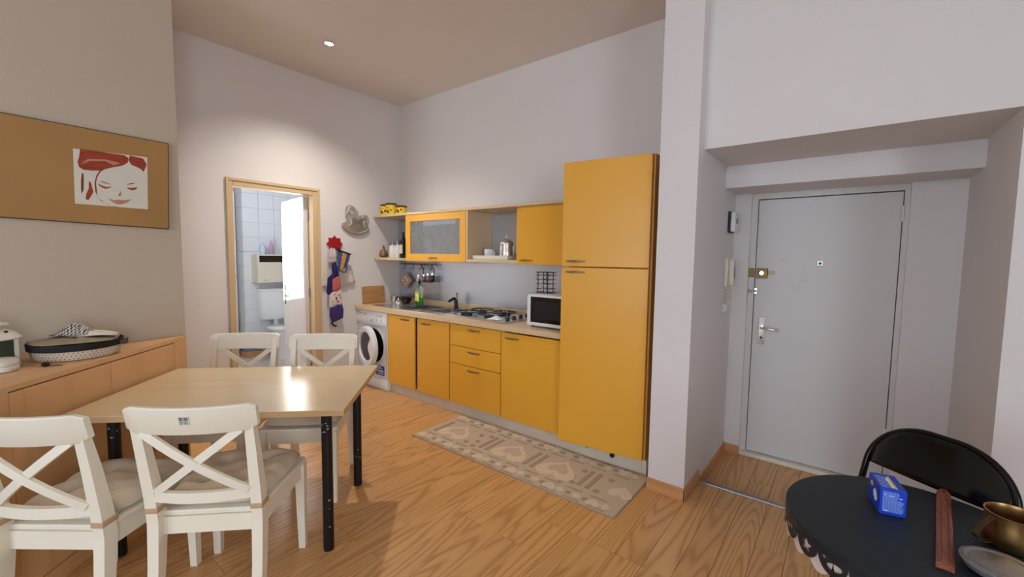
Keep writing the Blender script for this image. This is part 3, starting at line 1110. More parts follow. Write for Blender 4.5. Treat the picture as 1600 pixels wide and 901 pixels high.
canister(t, -4.275, 3.03, .052, .105)
t = thing('canister', 'middle and tallest yellow canister with olive print on the top shelf', 'canister', (-4.13, 3.03, 1.912), 0, 'yellow canisters')
canister(t, -4.145, 3.02, .062, .110)
t = thing('canister', 'rightmost and shortest yellow canister on the top shelf', 'canister', (-3.97, 3.03, 1.912), 0, 'yellow canisters')
canister(t, -4.00, 3.05, .062, .078)

# bottles and ornament on the corner shelf
ZS = 1.4245
for x, lab in ((-4.165, 'left white dispenser bottle on the corner shelf'), (-4.075, 'right white dispenser bottle on the corner shelf beside the oil bottle')):
    t = thing('dispenser_bottle', lab, 'bottle', (x, 3.05, ZS), 0, 'white dispenser bottles')
    obj('body', lathe([(.038, 0), (.040, .005), (.040, .125), (.034, .14), (.012, .148)], 20, x, 3.05, ZS), WHITEP, t, 40)
    obj('spout', lathe([(.011, .148), (.011, .165), (.007, .18), (.006, .20), (.001, .205)], 12, x, 3.05, ZS), CHROME, t, 40)
t = thing('oil_bottle', 'dark olive oil bottle with white label against the glass cabinet', 'bottle', (-3.97, 3.05, ZS))
obj('body', box(-4.005, -3.937, 3.02, 3.088, ZS, ZS + .20, .008), OLIVE, t, 50)
obj('neck', lathe([(.030, .20), (.014, .235), (.014, .27)], 14, -3.971, 3.054, ZS), OLIVE, t, 50)
obj('cap', lathe([(.016, .27), (.016, .295), (.001, .296)], 14, -3.971, 3.054, ZS), BROWN, t, 50)
obj('label', box(-3.998, -3.945, 3.0192, 3.0202, ZS + .05, ZS + .15), PAPER, t)
t = thing('tall_bottle', 'red-capped dark bottle behind the white dispensers', 'bottle', (-4.03, 3.17, ZS))
obj('body', lathe([(.034, 0), (.036, .01), (.036, .19), (.014, .23), (.014, .275)], 18, -4.03, 3.17, ZS), OLIVE, t, 50)
obj('cap', lathe([(.018, .275), (.018, .305), (.001, .306)], 14, -4.03, 3.17, ZS), RED, t, 50)
t = thing('tall_bottle', 'yellow-necked bottle behind the white dispensers', 'bottle', (-4.13, 3.17, ZS))
obj('body', lathe([(.034, 0), (.036, .01), (.036, .17), (.014, .20)], 18, -4.13, 3.18, ZS), OLIVE, t, 50)
obj('neck', lathe([(.015, .20), (.015, .275), (.001, .276)], 14, -4.13, 3.18, ZS), mat('olive_yellow', (150, 140, 50), 0.3), t, 50)
t = thing('ornament', 'dark red and gold ornament at the left end of the corner shelf', 'ornament', (-4.29, 3.03, ZS))
obj('body', lathe([(.03, 0), (.050, .02), (.052, .045), (.036, .08), (.015, .10), (.010, .115), (.001, .12)], 20, -4.312, 3.03, ZS), mat('mottled_ornament', (120, 84, 50), 0.4, var=.6, scale=40), t, 50)
obj('tip', lathe([(.012, .112), (.014, .125), (.001, .145)], 12, -4.312, 3.03, ZS), BRASS, t, 50)
obj('tail', lathe([(.02, 0), (.035, .02), (.030, .05), (.001, .065)], 16, -4.243, 3.115, ZS), mat('wine_red', (92, 34, 34), 0.4), t, 50)

# tray, cup and canister in the open unit
t = thing('serving_tray', 'white tray on the open wall shelf', 'tray', (-2.62, 3.08, ZS))
bm = box(-2.83, -2.40, 2.985, 3.23, ZS, ZS + .012, .004)
for q in ((-2.83, -2.822, 2.985, 3.23), (-2.408, -2.40, 2.985, 3.23), (-2.822, -2.408, 2.985, 2.993), (-2.822, -2.408, 3.222, 3.23)):
    bx(bm, *q, ZS + .01, ZS + .038)
obj('body', bm, IVORY, t)
ZT = ZS + .0125
t = thing('mug', 'white mug on the white tray', 'mug', (-2.70, 3.08, ZT))
obj('body', lathe([(.036, 0), (.042, .005), (.044, .085), (.040, .085), (.038, .01), (.001, .008)], 22, -2.705, 3.08, ZT), CERAM, t, 50)
bm = bmesh.new()
tube(bm, [(-2.664 + .03 * math.sin(PI * k / 8), 3.08 - .0 * k, ZT + .015 + .055 * k / 8) for k in range(9)], .005, 8)
obj('handle', bm, CERAM, t, 50)
t = thing('lidded_canister', 'pewter canister with knobbed lid on the white tray', 'canister', (-2.50, 3.10, ZT))
obj('body', lathe([(.072, 0), (.075, .005), (.072, .012), (.070, .06), (.071, .065), (.070, .07), (.068, .125), (.074, .13), (.074, .138)], 28, -2.505, 3.10, ZT), PEWTER, t, 50)
obj('lid', lathe([(.074, .139), (.070, .148), (.045, .168), (.018, .178), (.008, .185)], 28, -2.505, 3.10, ZT), PEWTER, t, 50)
obj('knob', lathe([(.006, .184), (.012, .195), (.010, .208), (.004, .222), (.001, .228)], 14, -2.505, 3.10, ZT), PEWTER, t, 50)
t = thing('pepper_mill', 'dark bottle half hidden by the plain yellow wall cabinet', 'bottle', (-2.30, 3.05, ZS))
obj('body', lathe([(.026, 0), (.028, .02), (.020, .09), (.012, .12), (.011, .16)], 16, -2.315, 3.08, ZS), OLIVE, t, 50)
obj('cap', lathe([(.013, .16), (.013, .20), (.001, .202)], 12, -2.315, 3.08, ZS), RED, t, 50)

# rail with hooks under the glass cabinet
t = thing('hook_rail', 'dark utensil rail with hooks under the glass cabinet', 'rail', (-3.96, 3.27, 1.35))
bm = bmesh.new()
tube(bm, [(-4.30, 3.265, 1.352), (-3.62, 3.265, 1.352)], .007, 8)
obj('bar', bm, STEELD, t, 50)
for x in (-4.27, -3.66):
    obj('bracket', box(x - .012, x + .012, 3.262, 3.296, 1.34, 1.385, .002), STEELD, t)
for x in (-4.20, -4.04, -3.90, -3.85, -3.72):
    bm = bmesh.new()
    tube(bm, [(x, 3.274, 1.352), (x, 3.262, 1.362), (x, 3.252, 1.352), (x, 3.252, 1.31), (x, 3.25, 1.298), (x, 3.235, 1.292), (x, 3.225, 1.305)], .0035, 6)
    obj('hook', bm, BLACKM, t)
for x in (-3.87, -3.69):
    bm = bmesh.new()
    bar(bm, [(x - .03, 3.255, 1.345), (x + .03, 3.235, 1.30)], (0, 0, 1), (0, 1, 0), .012, .006)
    bar(bm, [(x + .03, 3.235, 1.31), (x + .03, 3.235, 1.17)], (1, 0, 0), (0, 1, 0), .006, .006)
    obj('arm', bm, BLACKM, t)
obj('spice_shelf', box(-3.93, -3.62, 3.18, 3.29, 1.150, 1.158), STEELD, t)
for x, m, lab, s in ((-4.00, CERAM, 'leftmost small white shaker on the hanging spice shelf', .9), (-3.905, GLASS, 'small clear glass jar second on the hanging spice shelf', 1), (-3.835, COPPER, 'coppery spice jar in the middle of the hanging spice shelf', 1), (-3.765, COPPER, 'coppery spice jar fourth on the hanging spice shelf', 1.15), (-3.69, OLIVE, 'dark spice jar at the right end of the hanging spice shelf', 1.25)):
    t = thing('spice_jar', lab, 'jar', (x, 3.23, 1.158), 0, 'jars on the hanging spice shelf')
    xx = max(x, -3.895)
    if x < -3.95:
        z0 = 1.158
        xx = -3.895
        yy = 3.205
    else:
        z0 = 1.158
        yy = 3.235
        if x == -3.905:
            xx = -3.868
            yy = 3.26
    obj('body', lathe([(.020, 0), (.022, .004), (.022, .05 * s), (.016, .06 * s)], 16, xx, yy, z0 + .0005), m, t, 50)
    obj('lid', lathe([(.018, .06 * s), (.018, .082 * s), (.001, .084 * s)], 16, xx, yy, z0 + .0005), CHROME, t, 50)

t = thing('pot_holder', 'quilted beige pot holder hanging cornerwise from the hook rail', 'pot holder', (-4.198, 3.25, 1.15))
bm = bmesh.new()
prism(bm, [(-4.32, 1.150), (-4.198, 1.268), (-4.076, 1.158), (-4.198, 1.045)], 1, 3.252, 3.262, .003)
obj('pad', bm, POTH, t)
bm = bmesh.new()
prism(bm, [(-4.262, 1.152), (-4.198, 1.212), (-4.136, 1.156), (-4.198, 1.098)], 1, 3.250, 3.253, .001)
obj('centre_patch', bm, PRINTC, t)
for px_, pz_ in ((-4.21, 1.165), (-4.185, 1.14), (-4.215, 1.135)):
    bm = bmesh.new()
    prism(bm, [(px_ - .014, pz_ - .006), (px_ + .004, pz_ - .012), (px_ + .014, pz_ + .004), (px_, pz_ + .012)], 1, 3.2490, 3.2505)
    obj('print', bm, BROWN, t)
bm = bmesh.new()
tube(bm, [(-4.198, 3.257, 1.264), (-4.204, 3.250, 1.285), (-4.20, 3.237, 1.296), (-4.196, 3.25, 1.285), (-4.198, 3.257, 1.264)], .003, 6)
obj('loop', bm, POTH, t)

# washing-up bottle
t = thing('soap_bottle', 'washing-up liquid bottle with green soap and dark green cap by the sink', 'bottle', (-3.76, 3.19, .897))


def obl(prof, x, y, z, ax_, ay_, seg=20):
    bm = bmesh.new()
    rings = []
    for s, zz in prof:
        rings.append([(x + ax_ * s * math.cos(2 * PI * k / seg), y + ay_ * s * math.sin(2 * PI * k / seg), z + zz) for k in range(seg)])
    return loft(bm, rings)


obj('liquid', obl([(.95, .0), (1, .005), (1, .03), (.94, .08), (.94, .085)], -3.765, 3.115, .9000, .056, .034), SOAPG, t, 50)
obj('shell', obl([(.94, .0855), (.90, .12), (1.0, .17), (.95, .20), (.40, .235), (.25, .24)], -3.765, 3.115, .9000, .056, .034), SOAPC, t, 50)
obj('cap', lathe([(.018, .24), (.018, .255), (.012, .262), (.010, .29), (.001, .292)], 14, -3.765, 3.115, .9000), SOAPD, t, 50)
obj('label', box(-3.797, -3.733, 3.0780, 3.0800, .945, 1.045), LABELG, t)
obj('label_flash', box(-3.790, -3.750, 3.0770, 3.0782, 1.000, 1.015), WHITEPR, t)

# cups and small wares by the wall
t = thing('metal_tumbler', 'steel tumbler at the left end of the drainer', 'tumbler', (-4.05, 3.0, .90))
obj('body', lathe([(.030, 0), (.034, .09), (.032, .09), (.028, .004), (.001, .003)], 20, -4.06, 2.99, .9000), STEEL, t, 50)
t = thing('moka_top', 'small steel pot with knob on the drainer', 'pot', (-3.95, 2.99, .90))
obj('body', lathe([(.035, 0), (.038, .02), (.036, .04), (.03, .045)], 20, -3.935, 2.955, .9000), STEEL, t, 50)
obj('knob', lathe([(.03, .046), (.012, .055), (.008, .075), (.010, .082), (.001, .09)], 16, -3.935, 2.955, .9000), CHROME, t, 50)
t = thing('dark_bowl', 'dark bowl behind the small steel pot on the drainer', 'bowl', (-4.0, 3.14, .90))
obj('body', lathe([(.035, 0), (.06, .03), (.072, .07), (.068, .07), (.055, .03), (.001, .008)], 22, -4.01, 3.12, .9000), DARKGL, t, 50)
t = thing('copper_pan', 'coppery pan at the back corner of the worktop', 'pan', (-4.2, 3.18, .89))
obj('body', lathe([(.075, 0), (.08, .005), (.082, .07), (.078, .07), (.076, .008), (.001, .007)], 24, -4.24, 3.19, .8905), COPPER, t, 50)
bm = bmesh.new()
tube(bm, [(-4.17, 3.16, .945), (-4.10, 3.10, .955), (-4.06, 3.06, .958)], .006, 8)
obj('handle', bm, BLACKP, t)
t = thing('glass_tumbler', 'clear glass beside the washing-up bottle', 'glass', (-3.88, 3.19, .90))
obj('body', lathe([(.028, 0), (.032, .10), (.030, .10), (.026, .006), (.001, .005)], 20, -3.885, 3.185, .9000), GLASS, t, 50)

t = thing('cutting_board', 'wooden cutting board leaning on the wall at the left end of the worktop', 'cutting board', (-4.34, 2.92, .89))
bm = box(-.009, .009, 2.770, 3.060, 0.0, 0.200, .004)
bm.transform(Matrix.Translation((-4.345, 0, .8925)) @ Matrix.Rotation(R(-4), 4, 'Y'))
obj('board', bm, BOARDW, t)

# ------------------------------------------------------------------ washing machine
t = thing('washing_machine', 'white front-loading washing machine at the left end of the kitchen run', 'washing machine', (-4.08, 3.0, 0))
obj('body', box(-4.362, -3.790, 2.715, 3.27, 0.10, 0.843, .006), APPL, t, 50)
obj('plinth', box(-4.362, -3.790, 2.700, 3.2, 0.004, 0.108, .004), APPL, t, 50)
pn = obj('control_panel', box(-4.360, -3.792, 2.695, 2.716, 0.690, 0.842, .006), APPL, t, 50)
obj('drawer', box(-4.352, -4.18, 2.692, 2.696, 0.715, 0.775, .003), WHITEP, pn)
bm = bmesh.new()
tube(bm, [(-4.07, 2.695, .765), (-4.07, 2.672, .765)], [.034, .030], 20)
obj('dial', bm, WHITEP, pn, 40)
for x in (-3.965, -3.895):
    bm = bmesh.new()
    tube(bm, [(x, 2.695, .758), (x, 2.680, .758)], [.016, .014], 16)
    obj('knob', bm, WHITEP, pn, 40)
for x0_, x1_, z0_ in ((-4.345, -4.275, .822), (-4.345, -4.24, .806), (-4.22, -4.16, .80), (-3.99, -3.94, .795), (-3.92, -3.87, .795)):
    obj('print', box(x0_, x1_, 2.6940, 2.6952, z0_, z0_ + .006), GREYP, pn)
obj('groove', box(-3.835, -3.831, 2.7140, 2.7155, 0.115, 0.69), GREYP, t)
# porthole: opening, gasket, and the door hinged on the left and slightly open
bm = bmesh.new()
cz, cx = .465, -4.055
seg = 40


def ringY(bm, pts, cx, cz, seg=40):
    rings = [[(cx + r * math.cos(2 * PI * k / seg), y, cz + r * math.sin(2 * PI * k / seg)) for k in range(seg)] for r, y in pts]
    return loft(bm, rings, cap=False, closed=True)


ringY(bm, [(.215, 2.716), (.215, 2.708), (.19, 2.706), (.185, 2.716)], cx, cz)
obj('porthole_rim', bm, APPL, t, 40)
bm = bmesh.new()
tube(bm, [(cx, 2.714, cz), (cx, 2.7085, cz)], .187, 40)
obj('gasket', bm, BLACKP, t)
MD = Matrix.Translation((cx - .225, 2.700, 0)) @ Matrix.Rotation(R(-9), 4, 'Z') @ Matrix.Translation((-(cx - .225), -2.700, 0))
bm = bmesh.new()
ringY(bm, [(.222, 2.690), (.222, 2.660), (.205, 2.642), (.165, 2.645), (.155, 2.662), (.155, 2.690)], cx, cz)
bm.transform(MD)
wd = obj('door', bm, APPL, t, 40)
bm = bmesh.new()
tube(bm, [(cx, 2.692, cz), (cx, 2.704, cz)], .205, 40)
bm.transform(MD)
obj('door_seal', bm, BLACKP, wd)
bm = bmesh.new()
tube(bm, [(cx, 2.665, cz), (cx, 2.688, cz)], .158, 40)
bm.transform(MD)
obj('door_glass', bm, DARKGL, wd)
bm = bmesh.new()
poly = []
for k in range(15):
    a = R(-52 + 104 * k / 14)
    poly.append((cx + .166 * math.cos(a), cz + .166 * math.sin(a)))
for k in range(9):
    u = k / 8
    poly.append((cx + .100 - .035 * math.cos((u - .5) * 2 * PI) - .0, cz + .131 - .262 * u))
prism(bm, poly, 1, 2.646, 2.664, .002)
bm.transform(MD)
obj('door_grip', bm, APPL, wd, 40)
st_ = obj('sticker', box(-4.02, -3.865, 2.7138, 2.7152, .150, .255), BLUEP, t)
for x0_, x1_, z0_, h in ((-4.0, -3.92, .236, .010), (-4.0, -3.90, .220, .008), (-4.005, -3.985, .186, .020), (-3.975, -3.955, .186, .020), (-3.945, -3.925, .186, .020), (-3.915, -3.885, .186, .020), (-3.99, -3.88, .166, .007)):
    obj('print', box(x0_, x1_, 2.7130, 2.7139, z0_, z0_ + h), WHITEPR, st_)

# ================================================================== WALL HANGINGS (bathroom wall)
t = thing('cake_mould', 'pewter rocking-horse cake mould hung on the wall above the star hook', 'mould', (XB, 2.7, 1.83))
horse = [(2.571, 1.899), (2.579, 1.865), (2.606, 1.869), (2.603, 1.832), (2.585, 1.81), (2.542, 1.798), (2.529, 1.762), (2.555, 1.734), (2.613, 1.688), (2.696, 1.663), (2.771, 1.672), (2.848, 1.705), (2.877, 1.745), (2.867, 1.762), (2.844, 1.777), (2.833, 1.809), (2.848, 1.855), (2.851, 1.889), (2.834, 1.912), (2.796, 1.904), (2.763, 1.88), (2.738, 1.88), (2.732, 1.927), (2.69, 1.98), (2.649, 1.999), (2.634, 2.004), (2.606, 1.992), (2.582, 1.974), (2.577, 1.936)]
bm = bmesh.new()
prism(bm, horse, 0, XB + .002, XB + .016, .005)
obj('body', bm, PEWTER, t, 60)


def relief(name, pts, wd_, dep, m=PEWTER):
    bm = bmesh.new()
    tube(bm, [(XB + .016 + dep, y, z) for y, z in pts], wd_, 8)
    return obj(name, bm, m, t, 60)


relief('neck', [(2.61, 1.945), (2.645, 1.93), (2.665, 1.89), (2.69, 1.86)], [.020, .032, .038, .03], -.006)
relief('head', [(2.64, 1.975), (2.615, 1.93), (2.592, 1.893)], [.022, .022, .014], -.004)
relief('mane', [(2.655, 1.988), (2.695, 1.955), (2.722, 1.91), (2.725, 1.885)], .009, -.002)
relief('trunk', [(2.64, 1.865), (2.70, 1.855), (2.77, 1.862), (2.82, 1.878)], [.030, .037, .036, .030], -.006)
relief('saddle', [(2.735, 1.885), (2.742, 1.86), (2.765, 1.852), (2.775, 1.875)], .008, .030)
relief('front_leg', [(2.645, 1.85), (2.652, 1.80), (2.618, 1.765)], [.024, .018, .013], -.002)
relief('hind_leg', [(2.812, 1.865), (2.803, 1.81), (2.822, 1.760)], [.028, .018, .013], -.002)
relief('tail', [(2.832, 1.895), (2.850, 1.86), (2.842, 1.82)], [.012, .013, .006], .0)
relief('rocker', [(2.54, 1.772), (2.59, 1.728), (2.66, 1.698), (2.73, 1.692), (2.80, 1.708), (2.86, 1.748)], .014, .0)

t = thing('star_hook', 'red eight-pointed star hook on the wall right of the bathroom door', 'hook', (XB, 2.45, 1.56))
star = [(2.449, 1.658), (2.467, 1.627), (2.514, 1.631), (2.512, 1.593), (2.54, 1.567), (2.51, 1.536), (2.512, 1.502), (2.48, 1.503), (2.448, 1.480), (2.416, 1.504), (2.38, 1.503), (2.391, 1.54), (2.355, 1.565), (2.389, 1.592), (2.38, 1.632), (2.426, 1.625)]
bm = bmesh.new()
prism(bm, star, 0, XB + .001, XB + .016, .003)
obj('star', bm, RED, t)
bm = bmesh.new()
for y in (2.41, 2.45, 2.485):
    tube(bm, [(XB + .014, y, 1.53), (XB + .034, y, 1.515), (XB + .046, y, 1.525)], .005, 8)
obj('pegs', bm, BROWN, t)


def sheet(name, outline, x, depth, m, parent, folds=0, amp=0.0, label=None):
    """cloth cut to an outline in the wall plane, subdivided and pushed into vertical folds, then thickened"""
    bm = bmesh.new()
    f = bm.faces.new([bm.verts.new((x, y, z)) for y, z in outline])
    bmesh.ops.triangulate(bm, faces=[f])
    for _ in range(4):
        es = [e for e in bm.edges if e.calc_length() > .035]
        if es:
            bmesh.ops.subdivide_edges(bm, edges=es, cuts=1)
            bmesh.ops.triangulate(bm, faces=bm.faces[:])
    ymin = min(p[0] for p in outline)
    ymax = max(p[0] for p in outline)
    for v in bm.verts:
        u = (v.co.y - ymin) / (ymax - ymin)
        v.co.x += amp * (1 + math.sin(u * folds * 2 * PI + v.co.z * 9)) + amp * .3 * math.sin(v.co.z * 40)
    o = obj(name, bm, m, parent, 80, label=label)
    md = o.modifiers.new('thick', 'SOLIDIFY')
    md.thickness = depth
    return o


t = thing('kitchen_towel', 'off-white towel hanging from the red star hook behind the apron', 'towel', (XB, 2.48, 1.3))
sheet('cloth', [(2.377, 1.51), (2.441, 1.518), (2.596, 1.353), (2.679, 1.144), (2.501, 1.095), (2.298, 1.105), (2.346, 1.395)], XB + .012, .004, TOWELM, t, 4, .006)
sheet('striped_fold', [(2.385, 1.525), (2.43, 1.52), (2.452, 1.43), (2.44, 1.37), (2.405, 1.355), (2.355, 1.37), (2.352, 1.42)], XB + .034, .004, TOWELP, t, 5, .006)
t = thing('apron', 'patchwork apron with navy, red, cream and purple panels hanging from the star hook', 'apron', (XB, 2.42, 1.05))
sheet('navy_panel', [(2.382, 1.354), (2.433, 1.374), (2.467, 1.229), (2.474, 1.173), (2.44, 1.06), (2.379, 1.054), (2.36, 1.014), (2.327, 1.04), (2.327, 1.07), (2.337, 1.205), (2.388, 1.245)], XB + .050, .004, NAVY, t, 3, .005)
sheet('red_panel', [(2.385, 1.191), (2.462, 1.223), (2.474, 1.076), (2.379, 1.054)], XB + .066, .004, REDPR, t, 2, .003)
sheet('cream_panel', [(2.349, 1.021), (2.379, 1.054), (2.477, 1.076), (2.483, 0.915), (2.337, 0.879)], XB + .062, .004, PRINTC, t, 2, .004)
sheet('purple_panel', [(2.347, 0.884), (2.485, 0.926), (2.501, 0.86), (2.497, 0.766), (2.371, 0.723), (2.344, 0.80)], XB + .064, .004, PURP, t, 2, .005)
for y, z, s in ((2.42, .985, .02), (2.375, .95, .012), (2.45, 1.02, .014), (2.44, .95, .016), (2.40, 1.03, .01), (2.465, .99, .012), (2.39, .92, .010)):
    bm = bmesh.new()
    prism(bm, [(y - s * .5, z), (y, z - s), (y + s * .55, z - .2 * s), (y + s * .2, z + s)], 0, XB + .078, XB + .0795)
    obj('print', bm, BROWN if s < .015 else RED, t)
bm = bmesh.new()
tube(bm, [(XB + .06, 2.37, .73), (XB + .062, 2.385, .70), (XB + .065, 2.405, .685), (XB + .07, 2.42, .69)], .010, 8)
obj('tie_end', bm, BLACKP, t, 60)
t = thing('oven_mitt', 'blue oven mitt with an orange plaid stripe hanging from the star hook', 'oven mitt', (XB, 2.5, 1.38))
bm = bmesh.new()
prism(bm, [(2.446, 1.498), (2.592, 1.456), (2.575, 1.39), (2.544, 1.325), (2.515, 1.315), (2.49, 1.285), (2.468, 1.27), (2.450, 1.30)], 0, XB + .056, XB + .080, .008)
obj('pad', bm, MITTB, t, 50)
bm = bmesh.new()
prism(bm, [(2.498, 1.478), (2.548, 1.464), (2.498, 1.297), (2.472, 1.283), (2.466, 1.30)], 0, XB + .0795, XB + .0815)
obj('stripe', bm, MITTY, t)
bm = bmesh.new()
bar(bm, [(XB + .07, 2.443, 1.502), (XB + .07, 2.596, 1.458)], (1, 0, 0), (0, 0, 1), .032, .012)
obj('cuff', bm, BLACKP, t)
bm = bmesh.new()
tube(bm, [(XB + .068, 2.548, 1.33), (XB + .07, 2.552, 1.29), (XB + .07, 2.53, 1.262), (XB + .07, 2.50, 1.265), (XB + .068, 2.487, 1.285)], .007, 8)
obj('thumb_edge', bm, MITTB, t, 50)

# ------------------------------------------------------------------ portrait panel on the left wall
XP = XL
t = thing('portrait_panel', 'long ochre panel with a sanguine portrait sheet hung on the left wall', 'picture', (XP, .4, 1.86))
K = .994
quadP = [(-0.62, 2.133), (.786, 2.110), (.769, 1.598), (-0.62, 1.637)]
bm = bmesh.new()
prism(bm, [(y - .003 if i in (0, 3) else y + .004, z + (.005 if i < 2 else -.005)) for i, (y, z) in enumerate(quadP)], 0, XP + .001, XP + .018)
obj('edge', bm, DARKFR, t)
bm = bmesh.new()
prism(bm, quadP, 0, XP + .018, XP + .021)
obj('panel', bm, GOLD, t)
bm = bmesh.new()
prism(bm, [(0.375, 1.999), (0.684, 2.011), (0.676, 1.705), (0.37, 1.707)], 0, XP + .021, XP + .0222)
sh = obj('paper_sheet', bm, PAPER, t)
sh['label'] = 'off-white sheet with a red chalk portrait of a smiling face'
ART = {
    'hair': [(0.402, 2.002), (0.45, 2.004), (0.515, 2.003), (0.582, 2.003), (0.599, 1.99), (0.595, 1.964), (0.572, 1.943), (0.534, 1.928), (0.496, 1.91), (0.478, 1.894), (0.462, 1.858), (0.457, 1.828), (0.454, 1.798), (0.458, 1.76), (0.453, 1.779), (0.451, 1.827), (0.459, 1.867), (0.474, 1.899), (0.446, 1.894), (0.411, 1.893), (0.394, 1.904), (0.389, 1.932), (0.396, 1.957)],
    'hair_side': [(0.606, 2.006), (0.641, 2.003), (0.665, 2.0), (0.68, 1.969), (0.673, 1.947), (0.664, 1.922), (0.654, 1.936), (0.631, 1.947), (0.611, 1.954), (0.598, 1.979)],
    'lock_of_hair': [(0.429, 1.838), (0.437, 1.825), (0.444, 1.778), (0.436, 1.758), (0.423, 1.732), (0.412, 1.735), (0.416, 1.765), (0.427, 1.795)],
    'thin_lock': [(0.403, 1.877), (0.41, 1.869), (0.404, 1.82), (0.406, 1.783), (0.397, 1.762), (0.401, 1.791), (0.398, 1.829)],
    'eye': [(0.464, 1.829), (0.482, 1.817), (0.5, 1.812), (0.522, 1.819), (0.508, 1.806), (0.492, 1.802), (0.474, 1.811)],
    'eye_right': [(0.584, 1.821), (0.606, 1.822), (0.632, 1.829), (0.626, 1.815), (0.607, 1.808), (0.592, 1.813)],
    'brow': [(0.472, 1.845), (0.493, 1.838), (0.522, 1.83), (0.5, 1.831), (0.482, 1.836)],
    'brow_right': [(0.583, 1.836), (0.603, 1.849), (0.627, 1.854), (0.607, 1.843)],
    'cheek_line': [(0.458, 1.76), (0.468, 1.742), (0.489, 1.724), (0.471, 1.734)],
    'jaw_line': [(0.489, 1.724), (0.51, 1.709), (0.54, 1.707), (0.525, 1.706), (0.503, 1.711)],
}
for n_, p_ in ART.items():
    bm = bmesh.new()
    prism(bm, p_, 0, XP + .0222, XP + .0226)
    obj(n_.replace('_right', ''), bm, SANG, sh)
for n_, p_ in (('lips', [(0.501, 1.75), (0.526, 1.742), (0.545, 1.747), (0.572, 1.748), (0.605, 1.757), (0.583, 1.735), (0.563, 1.724), (0.54, 1.720), (0.522, 1.730)]),
               ('nose_line', [(0.556, 1.80), (0.561, 1.782), (0.556, 1.77), (0.545, 1.768), (0.553, 1.775), (0.553, 1.785)]),
               ('pale_hair', [(0.565, 1.955), (0.535, 1.938), (0.50, 1.955), (0.44, 1.945), (0.40, 1.92), (0.43, 1.955), (0.50, 1.965)])):
    bm = bmesh.new()
    prism(bm, p_, 0, XP + .0226, XP + .0229)
    obj(n_, bm, SANGL, sh)

# ================================================================== SIDEBOARD
DV = Vector((.7071, -.7071, 0))     # along the front, towards the camera
NV = Vector((.7071, .7071, 0))      # out of the front
T0 = Vector((-3.318, .842, 0))
t = thing('sideboard', 'triangular beech sideboard with two plain doors set across the corner behind the table', 'sideboard', T0, R(-45))


def SB(s0, s1, d0_, d1_, z0, z1, bev=0.0):
    """box in the sideboard's frame: s along the front from the tip, d depth behind the front (+ = out)"""
    bm = box(s0, s1, d0_, d1_, z0, z1, bev)
    bm.transform(Matrix.Translation(T0) @ Matrix.Rotation(R(-45), 4, 'Z'))
    return bm


LS = 1.19


def tri(z0, z1, s0, s1, din):
    bm = bmesh.new()
    P = []
    for s, d in ((s0, -din), (s1, -din), (s1, -max(min(s1, LS), din) + .0), (s0, -max(s0, din) + .0)):
        P.append((s, d))
    P = [(s0 + .002, -din), (s1, -din), (s1, -(s1) + .004)]
    prism(bm, P, 2, z0, z1)
    bm.transform(Matrix.Translation(T0) @ Matrix.Rotation(R(-45), 4, 'Z'))
    return bm


obj('body', tri(.0, .898, 0.03, LS, .022), SIDEB, t)
obj('top', tri(.899, .921, 0.0, LS, .0), SIDEB, t)
obj('stile', SB(.004, .118, -.021, .0, 0, .8985), SIDEB, t)
obj('stile', SB(1.093, LS, -.021, .0, 0, .8985), SIDEB, t)
obj('bottom_rail', SB(.118, 1.093, -.021, .0, 0, .07), SIDEB, t)
obj('door', SB(.121, .598, -.020, .0, .074, .893, .0015), SIDEB, t)
obj('door', SB(.602, 1.090, -.020, .0, .074, .893, .0015), SIDEB, t)
obj('joint_shadow', SB(.118, 1.093, -.0218, -.0205, .07, .8985), DARKFR, t)

ZSB = .921
# lantern
LX, LY = -3.035, .045
t = thing('lantern', 'white metal lantern with glass sides at the left end of the sideboard', 'lantern', (LX, LY, ZSB), R(20))


def lf_box(x0, x1, y0, y1, z0, z1, bev=0.0):
    bm = box(x0, x1, y0, y1, z0, z1, bev)
    bm.transform(Matrix.Translation((LX, LY, ZSB)) @ Matrix.Rotation(R(20), 4, 'Z'))
    return bm


obj('base', lf_box(-.068, .068, -.068, .068, .0, .018, .004), LANT, t)
for sx in (-1, 1):
    for sy in (-1, 1):
        obj('post', lf_box(sx * .055 - .007, sx * .055 + .007, sy * .055 - .007, sy * .055 + .007, .018, .125), LANT, t)
for q in ((-.05, .05, -.057, -.054), (-.05, .05, .054, .057), (-.057, -.054, -.05, .05), (.054, .057, -.05, .05)):
    obj('pane', lf_box(*q, .02, .124), GREENGL, t)
obj('roof', lathe([(.092, .125), (.094, .130), (.075, .152), (.046, .168), (.040, .170), (.040, .186), (.058, .190), (.056, .196), (.030, .204), (.001, .206)], 28, LX, LY, ZSB), LANT, t, 40)
bm = bmesh.new()
tube(bm, [(LX + .04 * math.cos(a), LY + .04 * math.sin(a), ZSB + .205 + .055 * math.sin((a - .4) / 1.0) if False else ZSB + .20) for a in (0.4, .5)], .001, 4)
bm.free()
bm = bmesh.new()
tube(bm, [(LX + .045 * math.cos(PI * k / 12), LY + .01, ZSB + .19 + .06 * math.sin(PI * k / 12)) for k in range(13)], .002, 6)
obj('carry_ring', bm, LANT, t)
for a, r, z in ((.75, .064, .159), (.15, .064, .159), (.45, .0405, .178)):
    bm = bmesh.new()
    tube(bm, [(LX + (r - .004) * math.cos(a), LY + (r - .004) * math.sin(a), ZSB + z), (LX + (r + .003) * math.cos(a), LY + (r + .003) * math.sin(a), ZSB + z + .002)], .006, 8)
    obj('vent_hole', bm, BLACKP, t)
obj('candle', lathe([(.025, 0), (.025, .05), (.001, .05)], 16, LX, LY, ZSB + .018), CREAMC, t, 40)
